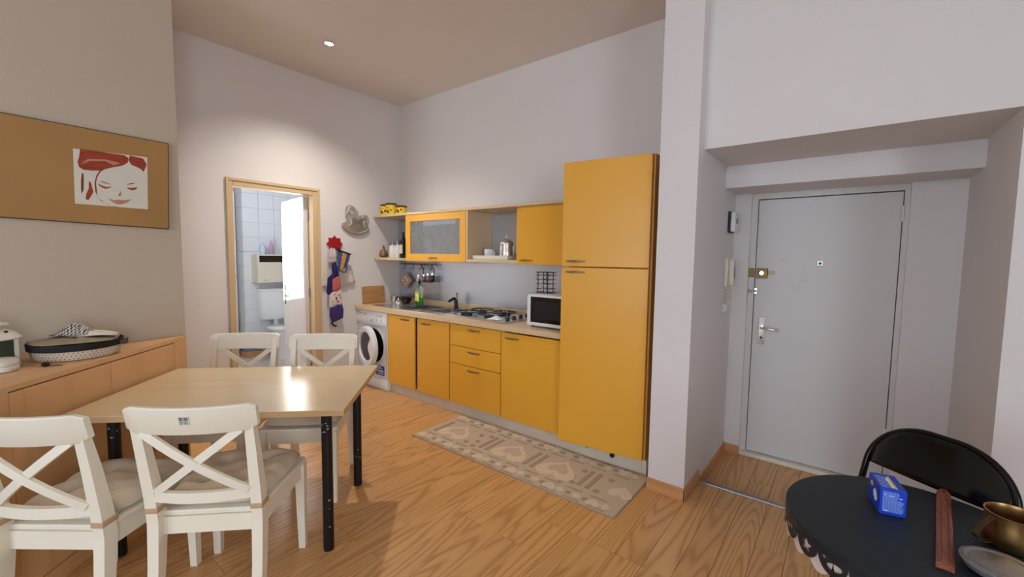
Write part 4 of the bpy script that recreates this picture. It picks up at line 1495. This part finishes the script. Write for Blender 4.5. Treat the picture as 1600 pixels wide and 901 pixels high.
# low white dish
t = thing('white_dish', 'low white oval lidded dish in front of the lantern', 'dish', (-2.90, .06, ZSB))
obj('body', obl([(.9, 0), (1, .006), (1.0, .02), (.96, .026)], -2.905, .068, ZSB + .0005, .080, .052, 28), LANT, t, 50)
obj('lid', obl([(.97, .027), (1.0, .032), (.97, .044), (.8, .050), (.01, .052)], -2.905, .068, ZSB + .0005, .080, .052, 28), LANT, t, 50)
# basket
BXc, BYc = -3.068, .322
t = thing('basket', 'round polka-dot lined basket with black ribbon rim on the sideboard', 'basket', (BXc, BYc, ZSB))
obj('liner', lathe([(.150, 0), (.158, .004), (.168, .048), (.160, .048), (.150, .006), (.001, .005)], 48, BXc, BYc, ZSB + .0005), CREAMC, t, 40)
obj('ribbon', lathe([(.170, .046), (.176, .048), (.178, .078), (.170, .080), (.168, .06)], 48, BXc, BYc, ZSB + .0005), mat('black_ribbon', (16, 14, 14), 0.7), t, 40)
bm = bmesh.new()
for row in range(3):
    for k in range(64):
        th = 2 * PI * (k + .5 * (row % 2)) / 64
        zz = ZSB + .012 + row * .013
        rr = .1585 + .0095 * ((zz - ZSB - .004) / .044) + .0008
        pts = []
        for q in range(5):
            a = 2 * PI * q / 5
            t2 = th + .003 * math.cos(a) / rr
            pts.append(bm.verts.new((BXc + rr * math.cos(t2), BYc + rr * math.sin(t2), zz + .003 * math.sin(a))))
        bm.faces.new(pts)
o = obj('dot_print', bm, DOT, t)
o['kind'] = 'stuff'
bm = bmesh.new()
bar(bm, [(BXc + .176 * math.cos(R(60)), BYc + .176 * math.sin(R(60)), ZSB + .064), (BXc + .19 * math.cos(R(66)), BYc + .19 * math.sin(R(66)), ZSB + .060)], (-.9, .45, 0), (0, 0, 1), [.03, .06], [.012, .03])
obj('bow', bm, BLACKP, t)


def cloth_disc(name, cx_, cy_, z, rx, ry, rot, m, lab, hump=.02, seed=1, cat='cloth', peak=None, nr=10, ns=30):
    rnd = random.Random(seed)
    bm = bmesh.new()
    ph = [rnd.uniform(0, 6.28) for _ in range(4)]
    rings = []
    for i in range(1, nr + 1):
        u = i / nr
        ring = []
        for k in range(ns):
            a = 2 * PI * k / ns
            rr = u * (1 + .08 * math.sin(3 * a + ph[0]) + .05 * math.sin(5 * a + ph[1]))
            x, y = rx * rr * math.cos(a), ry * rr * math.sin(a)
            zz = hump * (1 - u * u) + .004 * (1 - u) * math.sin(7 * a + ph[2]) + .003 * math.sin(4 * a + ph[3])
            if peak:
                d2_ = ((x - peak[0]) ** 2 + (y - peak[1]) ** 2) / peak[3] ** 2
                zz += peak[2] * math.exp(-d2_)
            X = cx_ + x * math.cos(rot) - y * math.sin(rot)
            Y = cy_ + x * math.sin(rot) + y * math.cos(rot)
            ring.append((X, Y, z + max(zz, 0)))
        rings.append(ring)
    vr = [[bm.verts.new(p) for p in r] for r in rings]
    for a_, b_ in zip(vr, vr[1:]):
        for k in range(ns):
            bm.faces.new((a_[k], a_[(k + 1) % ns], b_[(k + 1) % ns], b_[k]))
    bm.faces.new(vr[0])
    o = obj(name, bm, m, None, 70)
    o.modifiers.new('thick', 'SOLIDIFY').thickness = .004
    o.modifiers['thick'].offset = 1
    tag(o, lab, cat)
    return o


cloth_disc('place_mat', BXc, BYc, ZSB + .082, .168, .168, 0, CLOTHG, 'grey-beige patterned cloth covering the basket', .010, 2)
cloth_disc('napkin', BXc - .03, BYc - .0, ZSB + .100, .11, .06, R(50), HOUND, 'black and white checked napkin piled at the back of the basket', .012, 3, 'napkin', (.0, .0, .045, .05))
cloth_disc('napkin', BXc + .015, BYc + .05, ZSB + .100, .125, .045, R(55), CREAMC, 'cream folded napkin lying across the basket cloth', .016, 5, 'napkin')
t = thing('key_fob', 'small black key fob lying in front of the basket', 'key fob', (-2.90, .20, ZSB))
bm = obl([(.7, 0), (1, .006), (1, .012), (.6, .018)], -2.876, .196, ZSB + .0005, .022, .015, 16)
obj('body', bm, BLACKP, t, 50)
bm = bmesh.new()
tube(bm, [(-2.855, .205, ZSB + .004), (-2.84, .225, ZSB + .004), (-2.832, .245, ZSB + .004)], .0025, 6)
obj('strap', bm, BROWN, t)

# ================================================================== TABLE
K1 = Vector((-1.785, 1.032, 0))
TRZ = R(-135)      # local +x along the long side (to the sideboard)
t = thing('dining_table', 'birch-topped dining table on chipped black metal legs', 'table', K1, R(225))


def TB(x0, x1, y0, y1, z0, z1, bev=0.0):
    bm = box(x0, x1, y0, y1, z0, z1, bev)
    bm.transform(Matrix.Translation(K1) @ Matrix.Rotation(R(225), 4, 'Z'))
    return bm


# local: x along the length away from the free end, y negative across
TL, TWD = 1.193, .819
obj('tabletop', TB(0, TL, -TWD, 0, .712, .740, .002), TABLE, t)
obj('edge_band', TB(-.0012, TL, -TWD - .0012, .0012, .7128, .7385), mat('table_edge', (196, 160, 112), .45), t)
rnd = random.Random(11)
for lx, ly in ((.109, -.109), (.109, -TWD + .109), (TL - .110, -.165), (TL - .110, -TWD + .165)):
    bm = bmesh.new()
    p = Matrix.Translation(K1) @ Matrix.Rotation(R(225), 4, 'Z') @ Vector((lx, ly, 0))
    tube(bm, [(p.x, p.y, .008), (p.x, p.y, .711)], .025, 20)
    lg = obj('leg', bm, CHIPPED, t, 50)
    bm = bmesh.new()
    tube(bm, [(p.x, p.y, .0), (p.x, p.y, .008)], .023, 16)
    obj('foot_cap', bm, BLACKP, lg, 50)
    bm = bmesh.new()
    for k in range(14):
        a = rnd.uniform(-2.6, .3)
        zz = rnd.choice((rnd.uniform(.60, .70), rnd.uniform(.12, .28), rnd.uniform(.55, .66)))
        s, hh = rnd.uniform(.002, .006), rnd.uniform(.001, .004)
        pts = []
        for q in range(6):
            b_ = 2 * PI * q / 6
            th = a + s * math.cos(b_) / .025
            pts.append(bm.verts.new((p.x + .02535 * math.cos(th), p.y + .02535 * math.sin(th), zz + hh * math.sin(b_))))
        bm.faces.new(pts)
    oc = obj('paint_chips', bm, PAINTCHIP, lg)
    oc['kind'] = 'stuff'

# ================================================================== CHAIRS


def build_chair(label):
    t = thing('dining_chair', label, 'chair', (0, 0, 0), 0, 'white cross-back dining chairs')
    L = lambda n, bm, m, s=None, p=None: obj(n, bm, m, p or t, s, world=False)
    # seat: trapezoid board with rounded front
    bm = bmesh.new()
    prism(bm, [(-.185, -.205), (.185, -.205), (.215, .205), (.20, .222), (-.20, .222), (-.215, .205)], 2, .432, .455, .005)
    L('seat', bm, CHAIRW, 40)
    bm = bmesh.new()
    bar(bm, [(-.17, -.20, .398), (.17, -.20, .398)], (0, 1, 0), (0, 0, 1), .022, .068)
    bar(bm, [(-.19, .195, .398), (.19, .195, .398)], (0, 1, 0), (0, 0, 1), .022, .068)
    bar(bm, [(-.172, -.20, .398), (-.192, .195, .398)], (1, 0, 0), (0, 0, 1), .022, .068)
    bar(bm, [(.172, -.20, .398), (.192, .195, .398)], (1, 0, 0), (0, 0, 1), .022, .068)
    L('apron', bm, CHAIRW)
    for s in (-1, 1):
        bm = bmesh.new()
        bar(bm, [(s * .195, .20, .0), (s * .193, .198, .30), (s * .193, .197, .432)], (1, 0, 0), (0, 1, 0), [.030, .040, .042], [.030, .040, .042])
        L('leg', bm, CHAIRW)
        bm = bmesh.new()
        bar(bm, [(s * .186, -.262, .0), (s * .186, -.225, .25), (s * .186, -.212, .42), (s * .187, -.222, .52), (s * .190, -.255, .70), (s * .192, -.292, .875)], (1, 0, 0), (0, 1, 0), [.034, .038, .040, .040, .036, .030], [.036, .046, .054, .050, .040, .026])
        L('back_post', bm, CHAIRW)
    # curved top rail

    def yb(x, z):
        b0 = -.222 - (z - .52) * .195
        return b0 - .042 * (1 - (x / .22) ** 2)
    bm = bmesh.new()
    rings = []
    n = 17
    for i in range(n):
        x = -.222 + .444 * i / (n - 1)
        e = abs(x) / .222
        zt = .905 - (.012 * max(0, e - .93) / .07)
        zb_ = .800 + (.016 * max(0, e - .93) / .07)
        th = .022
        sh_ = .012
        rings.append([(x, yb(x, zt) + sh_, zt - .006), (x, yb(x, zt) + sh_ - .004, zt), (x, yb(x, zt) + sh_ - th + .004, zt), (x, yb(x, zt) + sh_ - th, zt - .006),
                      (x, yb(x, zb_) + sh_ - th, zb_ + .004), (x, yb(x, zb_) + sh_ - th + .004, zb_), (x, yb(x, zb_) + sh_ - .004, zb_), (x, yb(x, zb_) + sh_, zb_ + .004)])
    loft(bm, rings)
    L('top_rail', bm, CHAIRW, 40)
    bm = bmesh.new()
    bar(bm, [(x_, yb(x_, .535) + .004, .535) for x_ in [-.172 + .344 * i / 10 for i in range(11)]], (0, 1, 0), (0, 0, 1), .020, .040)
    L('lower_rail', bm, CHAIRW)
    for s in (-1, 1):
        bm = bmesh.new()
        pts = []
        for i in range(11):
            a = i / 10
            x_ = s * (-.165 + .33 * a)
            z_ = .550 + .258 * a
            pts.append((x_, yb(x_, z_) + .003 * s, z_))
        dirv = Vector((s * .33, 0, .258)).normalized()
        perp = Vector((-dirv.z, 0, dirv.x))
        bar(bm, pts, perp, (0, 1, 0), .030, .014)
        L('cross_slat', bm, CHAIRW)
    return t


def build_cushion(label):
    t = thing('seat_cushion', label, 'cushion', (0, 0, 0), 0, 'beige chair cushions')
    bm = bmesh.new()
    N = 22
    top, bot = {}, {}
    for i in range(N + 1):
        for j in range(N + 1):
            u, v = -1 + 2 * i / N, -1 + 2 * j / N
            wd_ = .184 + .024 * (v + 1) / 2
            # rounded square
            su = u * math.sqrt(max(0, 1 - .14 * v * v * abs(v)))
            sv = v * math.sqrt(max(0, 1 - .14 * u * u * abs(u)))
            prof = (max(0, 1 - abs(u) ** 8) * max(0, 1 - abs(v) ** 8)) ** .5
            tuft = 0
            for tx, ty in ((-.4, -.4), (.4, -.4), (-.4, .4), (.4, .4)):
                d2_ = (u - tx) ** 2 + (v - ty) ** 2
                tuft += .024 * math.exp(-d2_ / .02) + .010 * math.exp(-d2_ / .12)
            wr = .004 * math.sin(8 * u + 4 * v + 2 * math.sin(3 * v)) * prof + .0025 * math.sin(13 * v - 6 * u + 2 * u * v)
            x, y = su * wd_, .006 + sv * .206
            zt = .464 + .062 * prof - tuft * prof + wr
            edge = i in (0, N) or j in (0, N)
            vt = bm.verts.new((x, y, .472 if edge else max(zt, .472)))
            top[i, j] = vt
            bot[i, j] = vt if edge else bm.verts.new((x, y, .458 + .012 * (1 - prof)))
    for i in range(N):
        for j in range(N):
            bm.faces.new((top[i, j], top[i + 1, j], top[i + 1, j + 1], top[i, j + 1]))
            q = [bot[i, j], bot[i, j + 1], bot[i + 1, j + 1], bot[i + 1, j]]
            bm.faces.new(q) if len(set(q)) == 4 and not all(top[a] is bot[a] for a in ((i, j), (i, j + 1), (i + 1, j + 1), (i + 1, j))) else None
    obj('pad', bm, CUSH, t, 80, world=False)
    for s in (-1, 1):
        bm = bmesh.new()
        bx(bm, s * .186 - .0225, s * .186 + .0225, -.245, -.181, .466, .490, .003)
        obj('tie_band', bm, TIE, t, 40, world=False)
    return t


CH = [
    (-2.052, .682, R(45.0), 'white cross-back chair with a small grey sticker nearest the camera', 'beige cushion on the stickered front chair'),
    (-2.347, .310, R(38.5), 'white cross-back chair at the left edge, front left of the table', 'beige cushion on the chair at the left edge'),
    (-2.990, .935, R(225), 'white cross-back chair behind the table in front of the bathroom doorway', 'beige cushion on the chair before the bathroom doorway'),
    (-2.580, 1.270, R(225), 'white cross-back chair behind the table nearest the washing machine', 'beige cushion on the chair nearest the washing machine'),
]
ch0 = cu0 = None
for x, y, a, lab, lab2 in CH:
    # local +y faces the table: heading (-sin a, cos a)
    if ch0 is None:
        c_, k_ = build_chair(lab), build_cushion(lab2)
        c_.location = k_.location = (x, y, 0)
        c_.rotation_euler = k_.rotation_euler = (0, 0, a)
        ch0, cu0 = c_, k_
    else:
        dup(ch0, (x, y, 0), a, lab)
        dup(cu0, (x, y, 0), a, lab2)
# sticker on the nearest chair's rail
ST = Matrix.Translation((0, -.3410, .858)) @ Matrix.Rotation(math.atan(.195), 4, 'X')
bm = box(-.018, .018, -.0012, .0, -.017, .017)
bm.transform(ST)
stk = obj('sticker', bm, PAPER, ch0, None, world=False)
stk['label'] = 'small grey printed sticker'
bm = bmesh.new()
for x0_, x1_, z0_, z1_ in ((-.014, -.002, .001, .014), (.001, .015, .001, .014), (-.014, .015, -.005, -.002), (-.014, -.004, -.012, -.008), (0, .014, -.012, -.008)):
    bx(bm, x0_, x1_, -.0016, -.0010, z0_, z1_)
bm.transform(ST)
obj('sticker_print', bm, GREYP, stk, None, world=False)

# ================================================================== RUG
t = thing('kitchen_rug', 'beige kitchen runner rug with raised hearts, bars and dots in front of the cabinets', 'rug', (-1.8, 2.43, 0))
RX0, RX1, RY0, RY1 = -2.700, -.945, 2.150, 2.722
obj('backing', box(RX0, RX1, RY0, RY1, .0005, .006, .002), RUGD, t)
obj('ground_pile', box(RX0 + .008, RX1 - .008, RY0 + .008, RY1 - .008, .006, .009, .001), RUGB, t)


def heart(cx_, cy_, s, rot, n=28):
    pts = []
    for k in range(n):
        a = 2 * PI * k / n
        x = 16 * math.sin(a) ** 3
        y = 13 * math.cos(a) - 5 * math.cos(2 * a) - 2 * math.cos(3 * a) - math.cos(4 * a)
        x, y = x * s / 16, (y + 2) * s / 16
        pts.append((cx_ + x * math.cos(rot) - y * math.sin(rot), cy_ + x * math.sin(rot) + y * math.cos(rot)))
    return pts


def motif(name, poly, m, h=.0125):
    bm = bmesh.new()
    prism(bm, poly, 2, .0085, h)
    obj(name, bm, m, t)


def rect(cx_, cy_, a, b, rot=0):
    return [(cx_ + x * math.cos(rot) - y * math.sin(rot), cy_ + x * math.sin(rot) + y * math.cos(rot)) for x, y in ((-a, -b), (a, -b), (a, b), (-a, b))]


def disc(cx_, cy_, r, n=14):
    return [(cx_ + r * math.cos(2 * PI * k / n), cy_ + r * math.sin(2 * PI * k / n)) for k in range(n)]


YM = (RY0 + RY1) / 2
for hx in (-2.45, -1.875, -1.475):
    motif('heart', heart(hx, YM - .01, .145, R(180)), RUGL, .0130)
    motif('heart_centre', heart(hx, YM + .005, .080, R(180)), RUGB, .0137)
motif('heart', [p for p in heart(-1.02, YM - .01, .075, R(180))], RUGL, .0130)
for bx_ in (-2.62, -2.12, -2.06, -1.705, -1.645, -1.275, -1.215):
    motif('bar', rect(bx_, YM, .014, .110), RUGD)
for dx, dy in ((-2.27, -.10), (-2.20, -.04), (-2.25, .06), (-2.17, .09), (-2.18, -.12), (-1.39, -.13), (-1.32, -.10), (-1.355, -.03), (-1.325, .08), (-1.15, -.10), (-1.13, .08)):
    motif('dot', disc(dx, YM + dy, .021), RUGD, .0119)
for side in (-1, 1):
    yb_ = YM + side * .222
    x = RX0 + .06
    k = 0
    seq = ['bigheart', 'diamond', 'dot', 'diamond', 'dot']
    while x < RX1 - .05:
        kd = seq[k % 5]
        if kd in ('heart', 'bigheart'):
            motif('heart', heart(x, yb_, .036 if kd == 'heart' else .045, R(180 if side < 0 else 0)), RUGL)
            x += .075
        elif kd == 'dot':
            motif('dot', disc(x, yb_, .020), RUGD, .0119)
            x += .058
        else:
            motif('diamond', rect(x, yb_, .021, .021, PI / 4), RUGL)
            x += .058
        k += 1
    x = RX0 + .06
    while x < RX1 - .12:
        motif('bar', rect(x + .055, YM + side * .165, .055, .006), RUGD, .0115)
        motif('bar', rect(x + .085, YM + side * .268, .055, .005), RUGD, .0115)
        x += .165

# ================================================================== BLACK ROUND TABLE AND FOLDING CHAIR
CX, CY, ZT2, RT = .200, 1.609, .700, .316
t = thing('round_table', 'dark round metal table with pierced scalloped rim in the lower right corner', 'table', (CX, CY, 0))
obj('top', lathe([(.001, -.012), (RT - .004, -.012), (RT, -.008), (RT, -.003), (RT - .003, 0), (RT - .012, .0005), (.001, .0)], 72, CX, CY, ZT2), TABB, t, 40)


def star_pts(cx_, cz_, R1, R2, n=5, rot=0):
    return [(cx_ + (R1 if k % 2 == 0 else R2) * math.sin(PI * k / n + rot), cz_ + (R1 if k % 2 == 0 else R2) * math.cos(PI * k / n + rot)) for k in range(2 * n)]


def scallop(th0, half, rr, ztop, hgt, cut, m, name, parent, thick=.0012):
    w_ = half * rr
    outer = [(-w_, ztop)] + [(-w_ + 2 * w_ * k / 6, ztop) for k in range(1, 6)] + [(w_, ztop)]
    nn = 14
    for k in range(nn + 1):
        a = PI * k / nn
        outer.append((w_ * math.cos(a), ztop - hgt * .35 - hgt * .65 * math.sin(a)))
    loops = [[Vector((x, z, 0)) for x, z in outer]]
    for c in cut:
        loops.append([Vector((x, ztop + z, 0)) for x, z in c])
    flat = [v for l in loops for v in l]
    tr = tessellate_polygon(loops)
    bm = bmesh.new()

    def put(v, r):
        th = th0 + v.x / rr
        return (CX + r * math.cos(th), CY + r * math.sin(th), v.y)
    vo = [bm.verts.new(put(v, rr)) for v in flat]
    vi = [bm.verts.new(put(v, rr - thick)) for v in flat]
    for a, b, c in tr:
        try:
            bm.faces.new((vo[a], vo[b], vo[c]))
            bm.faces.new((vi[a], vi[c], vi[b]))
        except ValueError:
            pass
    i0 = 0
    for l in loops:
        n = len(l)
        for i in range(n):
            j = (i + 1) % n
            try:
                bm.faces.new((vo[i0 + i], vo[i0 + j], vi[i0 + j], vi[i0 + i]))
            except ValueError:
                pass
        i0 += n
    bmesh.ops.remove_doubles(bm, verts=bm.verts[:], dist=1e-6)
    return obj(name, bm, m, parent)


def ell(cx_, cz_, a, b, n=12, rot=0):
    return [(cx_ + a * math.cos(2 * PI * k / n) * math.cos(rot) - b * math.sin(2 * PI * k / n) * math.sin(rot), cz_ + a * math.cos(2 * PI * k / n) * math.sin(rot) + b * math.sin(2 * PI * k / n) * math.cos(rot)) for k in range(n)]


NS = 24
cuts = [
    [star_pts(0, -.036, .022, .010)],
    [ell(.006, -.040, .022, .010, rot=.25), ell(-.022, -.028, .006, .005, 8)],
    [ell(-.016, -.040, .010, .006), ell(.004, -.034, .007, .009, 10), ell(.020, -.042, .007, .006, 8)],
]
for k in range(NS):
    th = R(203) + 2 * PI * k / NS
    scallop(th, PI / NS * .985, RT - .0005, ZT2 - .006, .066, cuts[(k - 1) % 3], TABB, 'rim_scallop', t)
    scallop(th + PI / NS, PI / NS * .97, RT - .006, ZT2 - .010, .082, [], SWHITE, 'inner_scallop', t)['label'] = 'whitish inner scallop'
for s, nm in ((1, 0), (-1, 1)):
    bm = bmesh.new()
    off = .09
    pts = [(CX - s * .24, CY - off, ZT2 - .014), (CX + s * .24, CY - off, .014)]
    pts2 = [(CX - s * .24, CY + off, ZT2 - .014), (CX + s * .24, CY + off, .014)]
    tube(bm, pts, .011, 12)
    tube(bm, pts2, .011, 12)
    tube(bm, [pts[1], pts2[1]], .011, 12)
    obj('leg_frame', bm, GLOSSB, t, 50)
bm = bmesh.new()
tube(bm, [(CX + .21 * math.cos(2 * PI * k / 36), CY + .21 * math.sin(2 * PI * k / 36), .36) for k in range(36)], .008, 8, closed=True)
obj('stretcher_ring', bm, GLOSSB, t, 50)

# blue carton
Q0 = Vector((.114, 1.650, ZT2))
brot = R(12)
t = thing('tea_box', 'blue carton with small print on the round table', 'box', (Q0.x, Q0.y, ZT2 + .0006), brot)


def BB(x0, x1, y0, y1, z0, z1, bev=0.0):
    return box(x0, x1, y0, y1, z0, z1, bev)


bw_, bd_, bh_ = .062, .108, .079
ca = obj('carton', BB(0, bw_, 0, bd_, 0, bh_, .0012), BLUEB, t, world=False)
bm = bmesh.new()
rnd = random.Random(5)
z = .010
while z < .070:
    x = .007
    while x < .054:
        l_ = rnd.uniform(.002, .007)
        if x + l_ < .057 and not (z > .048 and .040 < x):
            bx(bm, x, x + l_, -.0005, .0001, z, z + .0012)
        x += l_ + .0013
    z += .0026
o = obj('small_print', bm, BLUEL, ca, world=False)
o['kind'] = 'stuff'
bm = bmesh.new()
for x0_, x1_, z0_ in ((.010, .014, .060), (.022, .026, .058), (.028, .032, .058), (.044, .052, .054), (.012, .020, .012)):
    bx(bm, x0_, x1_, -.0006, .0001, z0_, z0_ + .002)
obj('heading_print', bm, WHITEPR, ca, world=False)
bm = bmesh.new()
for k in range(9):
    bx(bm, .006, .030, .012 + k * .009, .0145 + k * .009, bh_ - .0001, bh_ + .0004)
obj('top_print', bm, BLUEL, ca, world=False)
obj('yellow_band', BB(.037, .043, .008, .092, bh_ - .0001, bh_ + .0005), YELPR, ca, world=False)
obj('white_band', BB(.030, .037, .012, .080, bh_ - .0001, bh_ + .0005), WHITEPR, ca, world=False)
bm = bmesh.new()
prism(bm, [(.022, .030), (.035, .020), (.055, .030), (.058, .045), (.045, .055), (.03, .048)], 0, -.0006, .0001)
obj('white_shape', bm, WHITEPR, ca, world=False)
bm = bmesh.new()
prism(bm, [(.065, .054), (.082, .050), (.086, .062), (.070, .067)], 0, -.0006, .0001)
obj('yellow_shape', bm, YELPR, ca, world=False)

# wooden handle lying on the table
t = thing('wooden_handle', 'reddish wooden handle with a hanging hole lying on the round table', 'handle', (.262, 1.70, ZT2))
bm = bmesh.new()
rings = []
A_, B_ = Vector((.2855, 1.925, 0)), Vector((.2285, 1.44, 0))
dv = (B_ - A_).normalized()
nv = Vector((-dv.y, dv.x, 0))
LH = (B_ - A_).length
for u, hw in ((0.0, .004), (.008, .011), (.022, .0155), (.04, .017), (.05, .014), (.07, .0165), (.25, .0165), (LH, .0165)):
    p = A_ + dv * u
    rings.append([p + nv * hw + Vector((0, 0, ZT2 + .001)), p + nv * hw + Vector((0, 0, ZT2 + .014)), p + nv * hw * .7 + Vector((0, 0, ZT2 + .018)), p - nv * hw * .7 + Vector((0, 0, ZT2 + .018)), p - nv * hw + Vector((0, 0, ZT2 + .014)), p - nv * hw + Vector((0, 0, ZT2 + .001))])
loft(bm, rings)
obj('grip', bm, STICKW, t, 30)
p = A_ + dv * .024
obj('hanging_hole', lathe([(.005, .0178), (.005, .0186), (.001, .0187)], 12, p.x, p.y, ZT2), BLACKP, t)
for s in (-.007, .007):
    bm = bmesh.new()
    bar(bm, [A_ + dv * .08 + nv * s + Vector((0, 0, ZT2 + .0182)), A_ + dv * (LH - .01) + nv * s + Vector((0, 0, ZT2 + .0182))], nv, (0, 0, 1), .0015, .0008)
    obj('groove', bm, BROWN, t)

# brass coffee pot
PX, PY = .386, 1.680
t = thing('brass_mug', 'aged brass mug with a loop handle on the round table', 'mug', (PX, PY, ZT2))
prof = [(.040, .001), (.052, .003), (.057, .012), (.058, .035), (.0565, .060), (.0565, .082), (.058, .090), (.055, .090), (.053, .082), (.053, .060), (.054, .03), (.050, .010), (.001, .009)]
obj('body', lathe(prof, 44, PX, PY, ZT2), BRONZE, t, 50)
la = R(214)


def PP(a, r, z):
    return (PX + r * math.cos(a), PY + r * math.sin(a), ZT2 + z)


# loop handle standing out to the left: rim, elbow, foot
bm = bmesh.new()
tv = Vector((-math.sin(la), math.cos(la), 0))
pts = [PP(la, .055, .080), PP(la, .070, .068), PP(la, .090, .046), PP(la, .097, .033), PP(la, .092, .022), PP(la, .074, .013), PP(la, .054, .012)]
rings = []
for i, p in enumerate(pts):
    a_ = Vector(pts[max(i - 1, 0)])
    b_ = Vector(pts[min(i + 1, len(pts) - 1)])
    t_ = (b_ - a_).normalized()
    n_ = t_.cross(tv).normalized()
    p = Vector(p)
    rings.append([p + tv * .007 + n_ * .0015, p - tv * .007 + n_ * .0015, p - tv * .007 - n_ * .0015, p + tv * .007 - n_ * .0015])
loft(bm, rings)
obj('handle', bm, BRONZEI, t, 50)

# glass ashtray
GX, GY = .325, 1.50
t = thing('glass_dish', 'grey glass dish at the bottom right edge of the round table', 'dish', (GX, GY, ZT2))
obj('bowl', lathe([(.001, .001), (.045, .001), (.058, .010), (.066, .026), (.063, .030), (.050, .028), (.044, .014), (.001, .010)], 40, GX, GY, ZT2), mat('smoky_glass', (176, 178, 176), .12, trans=.55), t, 40)
obj('rim_ring', lathe([(.048, .0285), (.052, .031), (.062, .0315), (.066, .029)], 40, GX, GY, ZT2), STEELD, t, 50)
bm = bmesh.new()
for k in range(9):
    a = 2 * PI * k / 9
    bar(bm, [(GX, GY, ZT2 + .0112), (GX + .040 * math.cos(a), GY + .040 * math.sin(a), ZT2 + .0135)], (-math.sin(a), math.cos(a), 0), (0, 0, 1), [.002, .010], .002)
obj('cut_facets', bm, GLASS, t)

# folding chair
FX, FY, FYAW, FT, FW, FR, FTL = .306, 2.105, -.600, .840, .443, .183, .29
t = thing('folding_chair', 'glossy black folding metal chair behind the round table', 'chair', (FX, FY - .1, 0))
dvec = Vector((math.cos(FYAW), math.sin(FYAW), 0))
nvec = Vector((-dvec.y, dvec.x, 0))


def FP(s, tt, push=0.0):
    """point in the plane of the back: s across, tt up from the top (negative)"""
    up = Vector((0, 0, math.cos(FTL))) + nvec * math.sin(FTL)
    out = nvec * math.cos(FTL) - Vector((0, 0, math.sin(FTL)))
    return Vector((FX, FY, FT)) + dvec * s + up * tt + out * push


pts = []
w2 = FW / 2 - .011
r2 = FR - .011
LB = -FT / math.cos(FTL) + .03
pts.append(FP(-w2, LB))
for k in range(8):
    pts.append(FP(-w2, -.50 + (.50 - FR) * k / 8 - .0))
for k in range(15):
    a = PI / 2 * k / 14
    pts.append(FP(-w2 + r2 - r2 * math.cos(a), -FR + r2 * math.sin(a)))
for k in range(15):
    a = PI / 2 * (1 - k / 14)
    pts.append(FP(w2 - r2 + r2 * math.cos(a), -FR + r2 * math.sin(a)))
for k in range(8):
    pts.append(FP(w2, -FR - (.50 - FR) * (k + 1) / 8))
pts.append(FP(w2, LB))
bm = bmesh.new()
tube(bm, pts, .0115, 12)
obj('back_frame', bm, GLOSSB, t, 60)
# dished back panel
bm = bmesh.new()
NU, NV_ = 24, 10
gv = {}
for i in range(NU + 1):
    u = -1 + 2 * i / NU
    s = u * (FW / 2 - .016)
    # top limit of the U at this s
    e = max(0, abs(s) - (FW / 2 - FR))
    rr = FR - .016
    ttop = -FR + math.sqrt(max(0, rr * rr - e * e)) if e < rr else -FR
    tbot = -.185
    for j in range(NV_ + 1):
        v = j / NV_
        tt = tbot + (ttop - tbot) * v
        gv[i, j] = bm.verts.new(FP(s, tt, -.018 * (1 - u * u)))
for i in range(NU):
    for j in range(NV_):
        bm.faces.new((gv[i, j], gv[i + 1, j], gv[i + 1, j + 1], gv[i, j + 1]))
bmesh.ops.remove_doubles(bm, verts=bm.verts[:], dist=1e-5)
o = obj('back_panel', bm, GLOSSB, t, 60)
o.modifiers.new('thick', 'SOLIDIFY').thickness = .004
# seat
bm = bmesh.new()
sc = Vector((FX, FY, 0)) - nvec * .34


def SP(s, d, z):
    p = Vector((FX, FY, 0)) + dvec * s - nvec * d
    return (p.x, p.y, z)


rings = []
for z in (.428, .446, .450):
    g = .006 if z == .450 else 0
    ring = []
    for s, d in ((-.19, .04), (.19, .04), (.195, .29), (.16, .34), (-.16, .34), (-.195, .29)):
        ring.append(SP(s * (1 - g * 4), d, z))
    rings.append(ring)
loft(bm, rings)
obj('seat', bm, GLOSSB, t, 30)
bm = bmesh.new()
tube(bm, [SP(-.20, .30, .42), SP(-.20, -.14, .012), SP(.20, -.14, .012), SP(.20, .30, .42)], .0105, 12)
obj('rear_leg_frame', bm, GLOSSB, t, 60)
